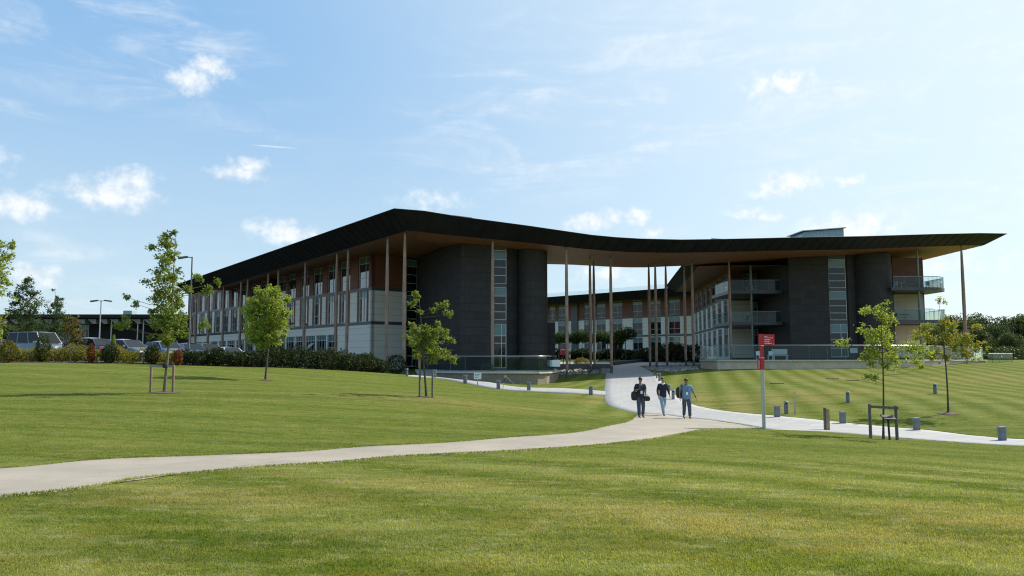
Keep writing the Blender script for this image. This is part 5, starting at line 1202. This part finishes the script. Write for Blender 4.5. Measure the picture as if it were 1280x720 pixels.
# ------------------------------------------------------------------ people
pbr('skin', (.42, .235, .155), .5, (.36, .19, .125), 8); pbr('skin_tan', (.30, .155, .095), .5, (.26, .13, .08), 8)
pbr('hair', (.018, .014, .011), .55); pbr('hair_brown', (.05, .034, .022), .55)
pbr('cloth_black', (.016, .017, .022), .85, (.024, .025, .032), 14); pbr('cloth_navy', (.012, .014, .028), .85, (.018, .02, .036), 14); pbr('cloth_blue', (.13, .22, .32), .8, (.16, .255, .36), 9)
pbr('jeans_dark', (.042, .062, .085), .85, (.06, .085, .11), 7); pbr('jeans_light', (.24, .32, .42), .85, (.30, .38, .48), 6); pbr('shoe', (.014, .013, .013), .5); pbr('bag', (.014, .014, .017), .7, (.024, .024, .028), 8)
def skin_mesh(name, V, E, rad, mat, parent, loc, sub=2, split=None):
    me = bpy.data.meshes.new(name + '_cage'); me.from_pydata([Vector(v) for v in V], E, [])
    o = bpy.data.objects.new('tmp', me); COL.objects.link(o); o.modifiers.new('Skin', 'SKIN').use_smooth_shade = True
    for i, r in enumerate(rad):
        s = me.skin_vertices[0].data[i]; s.radius = (r if hasattr(r, '__len__') else (r, r)); s.use_root = i == 0
    sb = o.modifiers.new('Subsurf', 'SUBSURF'); sb.levels = sub; sb.render_levels = sub
    bpy.context.view_layer.update()
    nm = bpy.data.meshes.new_from_object(o.evaluated_get(bpy.context.evaluated_depsgraph_get())); bpy.data.objects.remove(o); bpy.data.meshes.remove(me)
    nm.name = name; nm.materials.clear(); nm.materials.append(M[mat]); return link(name, nm, parent)
def person(px, py, h, label, pose, top_mat, leg_mat, skin, hairm, build=1.0, collar=None, sleeve=.55, glasses=True, badge=True, turn=0.0):
    """the figure stands at the origin of its Empty, facing -y (towards the camera); x is to the viewer's right"""
    x, y, z = ghit(px, py); T = empty('person', (x, y, z), label, 'person', 'three men walking up the path'); T.rotation_euler = (0, 0, turn)
    k = h / 1.78; b = build
    P = dict(pelvis=(0, 0, .95), belly=(0, -.01, 1.1), chest=(0, -.005, 1.30), neck0=(0, .01, 1.48), neck=(0, 0, 1.545), jaw=(0, -.025, 1.605), head=(0, -.012, 1.675), crown=(0, 0, 1.735))
    P.update(pose); P = {a: Vector(v) * k for a, v in P.items()}
    names = list(P); I = {n: i for i, n in enumerate(names)}
    E = [('pelvis', 'belly'), ('belly', 'chest'), ('chest', 'neck0'), ('neck0', 'neck'), ('neck', 'jaw'), ('jaw', 'head'), ('head', 'crown')]
    for s in 'lr':
        E += [('chest', 'shoulder' + s), ('shoulder' + s, 'elbow' + s), ('elbow' + s, 'wrist' + s), ('wrist' + s, 'palm' + s), ('pelvis', 'hip' + s), ('hip' + s, 'knee' + s), ('knee' + s, 'ankle' + s), ('ankle' + s, 'toe' + s)]
    rad = dict(pelvis=(.15 * b, .115 * b), belly=(.145 * b, .105 * b), chest=(.155 * b, .115 * b), neck0=(.075, .075), neck=(.055, .058), jaw=(.062, .07), head=(.078, .092), crown=(.05, .06))
    for s in 'lr': rad.update({'shoulder' + s: .066 * b, 'elbow' + s: .044, 'wrist' + s: .029, 'palm' + s: (.036, .022), 'hip' + s: .098 * b, 'knee' + s: .06, 'ankle' + s: .042, 'toe' + s: (.04, .03)})
    V = [P[n] for n in names]; Ei = [(I[a], I[c]) for a, c in E]; Rr = [rad[n] for n in names]
    def extra(p, parent, r): V.append(Vector(p)); Ei.append((parent, len(V) - 1)); Rr.append(r); return len(V) - 1
    hd = P['head']
    extra(hd + Vector((0, -.105, -.012)) * k, I['head'], .014)                      # nose
    for s_ in (-1, 1): extra(hd + Vector((s_ * .083, .012, -.01)) * k, I['head'], .016)   # ears
    for s in 'lr':                                                                      # fingers and thumb, slightly curled
        w_, p = P['wrist' + s], P['palm' + s]; d = (p - w_).normalized(); sd_ = Vector((0, -1, 0)); sd_ = (sd_ - d * sd_.dot(d)).normalized(); inn = d.cross(sd_) * (1 if s == 'l' else -1)
        for f in range(4):
            o_ = sd_ * (.03 - .02 * f); ln = (.068, .078, .072, .056)[f]
            i1 = extra(p + d * .04 + o_, I['palm' + s], .0095); i2 = extra(p + d * (.04 + ln * .5) + o_ + inn * .008, i1, .009); extra(p + d * (.04 + ln * .85) + o_ + inn * .03, i2, .008)
        i1 = extra(p + sd_ * .045 + d * .0, I['palm' + s], .011); extra(p + sd_ * .06 + d * .04 + inn * .01, i1, .0095)
    skin_mesh('body', V, Ei, Rr, skin, T, None)
    # trousers
    tv = ['pelvis', 'hipl', 'kneel', 'anklel', 'hipr', 'kneer', 'ankler']; ti = {n: i for i, n in enumerate(tv)}
    VV = [P[n].copy() for n in tv]; 
    VV.append(P['pelvis'] + Vector((0, 0, .1)) * k)
    skin_mesh('trousers', VV, [(0, 1), (1, 2), (2, 3), (0, 4), (4, 5), (5, 6), (0, 7)], [(.165 * b, .13 * b), .12 * b, .086, .074, .12 * b, .086, .074, (.155 * b, .115 * b)], leg_mat, T, None)
    # upper garment with sleeves
    VV = [P['pelvis'] + Vector((0, 0, -.13)) * k, P['pelvis'] + Vector((0, 0, .0)) * k, P['belly'].copy(), P['chest'].copy(), P['neck0'] - Vector((0, 0, .015))]; EE = [(0, 1), (1, 2), (2, 3), (3, 4)]; RR = [(.19 * b, .15 * b), (.188 * b, .148 * b), (.175 * b, .138 * b), (.178 * b, .138 * b), (.085, .082)]
    for s in 'lr':
        i0 = len(VV); VV.append(P['shoulder' + s]); EE.append((3, i0)); RR.append(.085 * b)
        if sleeve < 1: VV.append(P['shoulder' + s].lerp(P['elbow' + s], sleeve + .15)); EE.append((i0, i0 + 1)); RR.append(.066 * b)
        else: VV += [P['elbow' + s].copy(), P['elbow' + s].lerp(P['wrist' + s], .95)]; EE += [(i0, i0 + 1), (i0 + 1, i0 + 2)]; RR += [.058 * b, .044]
    skin_mesh('jumper' if sleeve >= 1 else 'shirt', VV, EE, RR, top_mat, T, None)
    # shoes
    for s in 'lr':
        a, t = P['ankle' + s], P['toe' + s]; d = (t - a); d.normalize()
        skin_mesh('shoe', [a - d * .06 - Vector((0, 0, .015)), a.lerp(t, .5) - Vector((0, 0, .012)), t + d * .03], [(0, 1), (1, 2)], [(.046, .046), (.05, .042), (.044, .03)], 'shoe', T, None)
    # hair cap over the skull
    m = MB(); hc = hd + Vector((0, .012, .02)) * k; n1, n2 = 8, 18; pts = []
    for i in range(n1 + 1):
        th = i / n1 * 1.62
        for j in range(n2):
            ph = 2 * math.pi * j / n2; front = max(0, -math.sin(ph)); t2 = th * (1 - .42 * front)
            r = 1 + .05 * noise.noise(Vector((ph * 3, th * 5, px)))
            pts.append(hc + Vector((math.cos(ph) * math.sin(t2) * .088, math.sin(ph) * math.sin(t2) * .104, math.cos(t2) * .1)) * k * r)
    wpos = parent_loc(T); m.add([p + wpos for p in pts], [(i * n2 + j, i * n2 + (j + 1) % n2, (i + 1) * n2 + (j + 1) % n2, (i + 1) * n2 + j) for i in range(n1) for j in range(n2)], 0, True)
    m.build('hair', hairm, T)
    m = MB(); q = wpos + hd
    if glasses:
        for s_ in (-1, 1): m.box(q.x + s_ * .034 - .027, q.x + s_ * .034 + .027, q.y - .1, q.y - .088, q.z - .008, q.z + .03)
        m.box(q.x - .01, q.x + .01, q.y - .1, q.y - .09, q.z + .012, q.z + .022)
        for s_ in (-1, 1): m.box(q.x + s_ * .079 - .004, q.x + s_ * .079 + .004, q.y - .095, q.y, q.z + .012, q.z + .024)
        m.build('sunglasses', 'black', T)
    else:
        for s_ in (-1, 1): m.tube([(q.x + s_ * .034, q.y - .092, q.z + .01), (q.x + s_ * .034, q.y - .08, q.z + .01)], .012, 8)
        m.build('eyes', 'hair', T)
    m = MB(); m.box(q.x - .024, q.x + .024, q.y - .094, q.y - .08, q.z - .062, q.z - .052); m.build('mouth', 'lamp_red', T)
    if badge:
        c = wpos + P['chest'] + Vector((.01, -.155 * b, -.17)); m = MB(); m.box(c.x - .045, c.x + .045, c.y - .012, c.y - .006, c.z - .07, c.z + .06); bd = m.build('badge', 'sign_white', T)
        m = MB()
        for s_ in (-1, 1): m.bar(c + Vector((s_ * .01, -.003, .06)), wpos + P['neck0'] + Vector((s_ * .075, -.075, .02)), .014, .006)
        m.build('lanyard', 'paint_blue', bd)
    if collar:
        m = MB(); q = wpos + P['neck0'] + Vector((0, 0, .045))
        m.tube([(q.x + .072 * math.cos(a), q.y - .01 + .075 * math.sin(a), q.z - .02 - .05 * max(0, -math.sin(a))) for a in np.linspace(0, 2 * math.pi, 15)], .02, 6, cap=False); m.add([q + Vector((-.05, -.1, .0)), q + Vector((.05, -.1, 0)), q + Vector((0, -.135, -.11))], [(0, 1, 2)]); m.build('collar', collar, T)
    return T, Vector((x, y, z)), P
ST = dict(hipl=(.09, 0, .92), hipr=(-.09, 0, .92))
p1, o1, P1 = person(801, 522.5, 1.76, 'man in a black polo shirt and dark jeans carrying a bag on each side', dict(ST, shoulderl=(.185, 0, 1.42), elbowl=(.235, .02, 1.14), wristl=(.19, -.09, .95), palml=(.18, -.11, .88), shoulderr=(-.185, 0, 1.42), elbowr=(-.27, .03, 1.16), wristr=(-.2, -.17, 1.22), palmr=(-.15, -.2, 1.25), kneel=(.11, -.05, .51), anklel=(.115, .09, .11), toel=(.12, -.07, .05), kneer=(-.1, -.1, .5), ankler=(-.1, -.13, .09), toer=(-.1, -.3, .06)), 'cloth_black', 'jeans_dark', 'skin_tan', 'hair', turn=.08)
p2, o2, P2 = person(829, 519.5, 1.76, 'man in a dark navy jumper over a white collar and light blue jeans', dict(ST, shoulderl=(.185, 0, 1.42), elbowl=(.26, .04, 1.17), wristl=(.31, -.05, .95), palml=(.32, -.08, .875), shoulderr=(-.185, 0, 1.42), elbowr=(-.24, .05, 1.15), wristr=(-.22, -.04, .92), palmr=(-.215, -.07, .845), kneel=(.07, .08, .5), anklel=(.05, .32, .25), toel=(.055, .24, .1), kneer=(-.05, -.12, .5), ankler=(.0, -.16, .09), toer=(.005, -.33, .05)), 'cloth_navy', 'jeans_light', 'skin', 'hair_brown', collar='sign_white', sleeve=1.0, glasses=False, badge=False)
p3, o3, P3 = person(858.5, 523.5, 1.75, 'stocky man in a loose light blue shirt and dark jeans with one arm held out', dict(ST, shoulderl=(.2, 0, 1.41), elbowl=(.31, .02, 1.17), wristl=(.4, -.05, .98), palml=(.42, -.07, .91), shoulderr=(-.2, 0, 1.41), elbowr=(-.29, .03, 1.16), wristr=(-.29, -.07, .96), palmr=(-.29, -.1, .89), kneel=(.12, -.08, .5), anklel=(.13, -.1, .09), toel=(.14, -.27, .05), kneer=(-.1, .0, .5), ankler=(-.1, .2, .14), toer=(-.1, .06, .05)), 'cloth_blue', 'jeans_dark', 'skin_tan', 'hair', build=1.16, turn=-.1)
m = MB(); w_ = o3 + P3['wristl'] * 1; d = (P3['palml'] - P3['wristl']).normalized(); m.tube([w_ - d * .02, w_ + d * .02], .037, 10); m.build('watch', 'black', p3)
def bag(name, label, c, rx, ry, rz_, strap):
    T = empty(name, (c.x, c.y, c.z - rz_), label, 'bag'); m = MB(); n1, n2 = 8, 14; pts = []
    sg = lambda v, e: math.copysign(abs(v) ** e, v)
    for i in range(n1 + 1):
        th = math.pi * i / n1
        for j in range(n2):
            ph = 2 * math.pi * j / n2; u = 1 + .06 * noise.noise(Vector((th * 3, ph * 2, c.x)))
            pts.append(c + Vector((sg(math.cos(ph), .6) * sg(math.sin(th), .6) * rx, sg(math.sin(ph), .6) * sg(math.sin(th), .6) * ry, sg(math.cos(th), .6) * rz_)) * u)
    m.add(pts, [(i * n2 + j, i * n2 + (j + 1) % n2, (i + 1) * n2 + (j + 1) % n2, (i + 1) * n2 + j) for i in range(n1) for j in range(n2)], 0, True); m.build('pouch', 'bag', T)
    m = MB()
    for a, b in zip(strap[:-1], strap[1:]): m.bar(a, b, .045, .012)
    m.build('strap', 'bag', T)
v = lambda o, x, y, z: o + Vector((x, y, z))
bag('shoulder_bag', 'large round black bag at the hip of the man in the black polo', v(o1, -.26, .05, .95), .14, .13, .2, [v(o1, -.3, -.02, 1.15), v(o1, -.2, -.14, 1.3), v(o1, -.17, -.06, 1.47), v(o1, -.17, .09, 1.46), v(o1, -.26, .12, 1.12)])
bag('hand_bag', 'small black case in the hand of the man in the black polo', v(o1, .27, -.06, .84), .14, .1, .11, [v(o1, .2, -.1, .96), v(o1, .25, -.1, 1.02), v(o1, .33, -.08, .95)])
bag('backpack', 'black backpack slung on one shoulder of the man in the blue shirt', v(o3, -.26, .19, 1.13), .15, .11, .25, [v(o3, -.24, .12, 1.38), v(o3, -.2, .05, 1.5), v(o3, -.2, -.13, 1.42), v(o3, -.24, -.15, 1.22), v(o3, -.27, -.02, 1.02)])
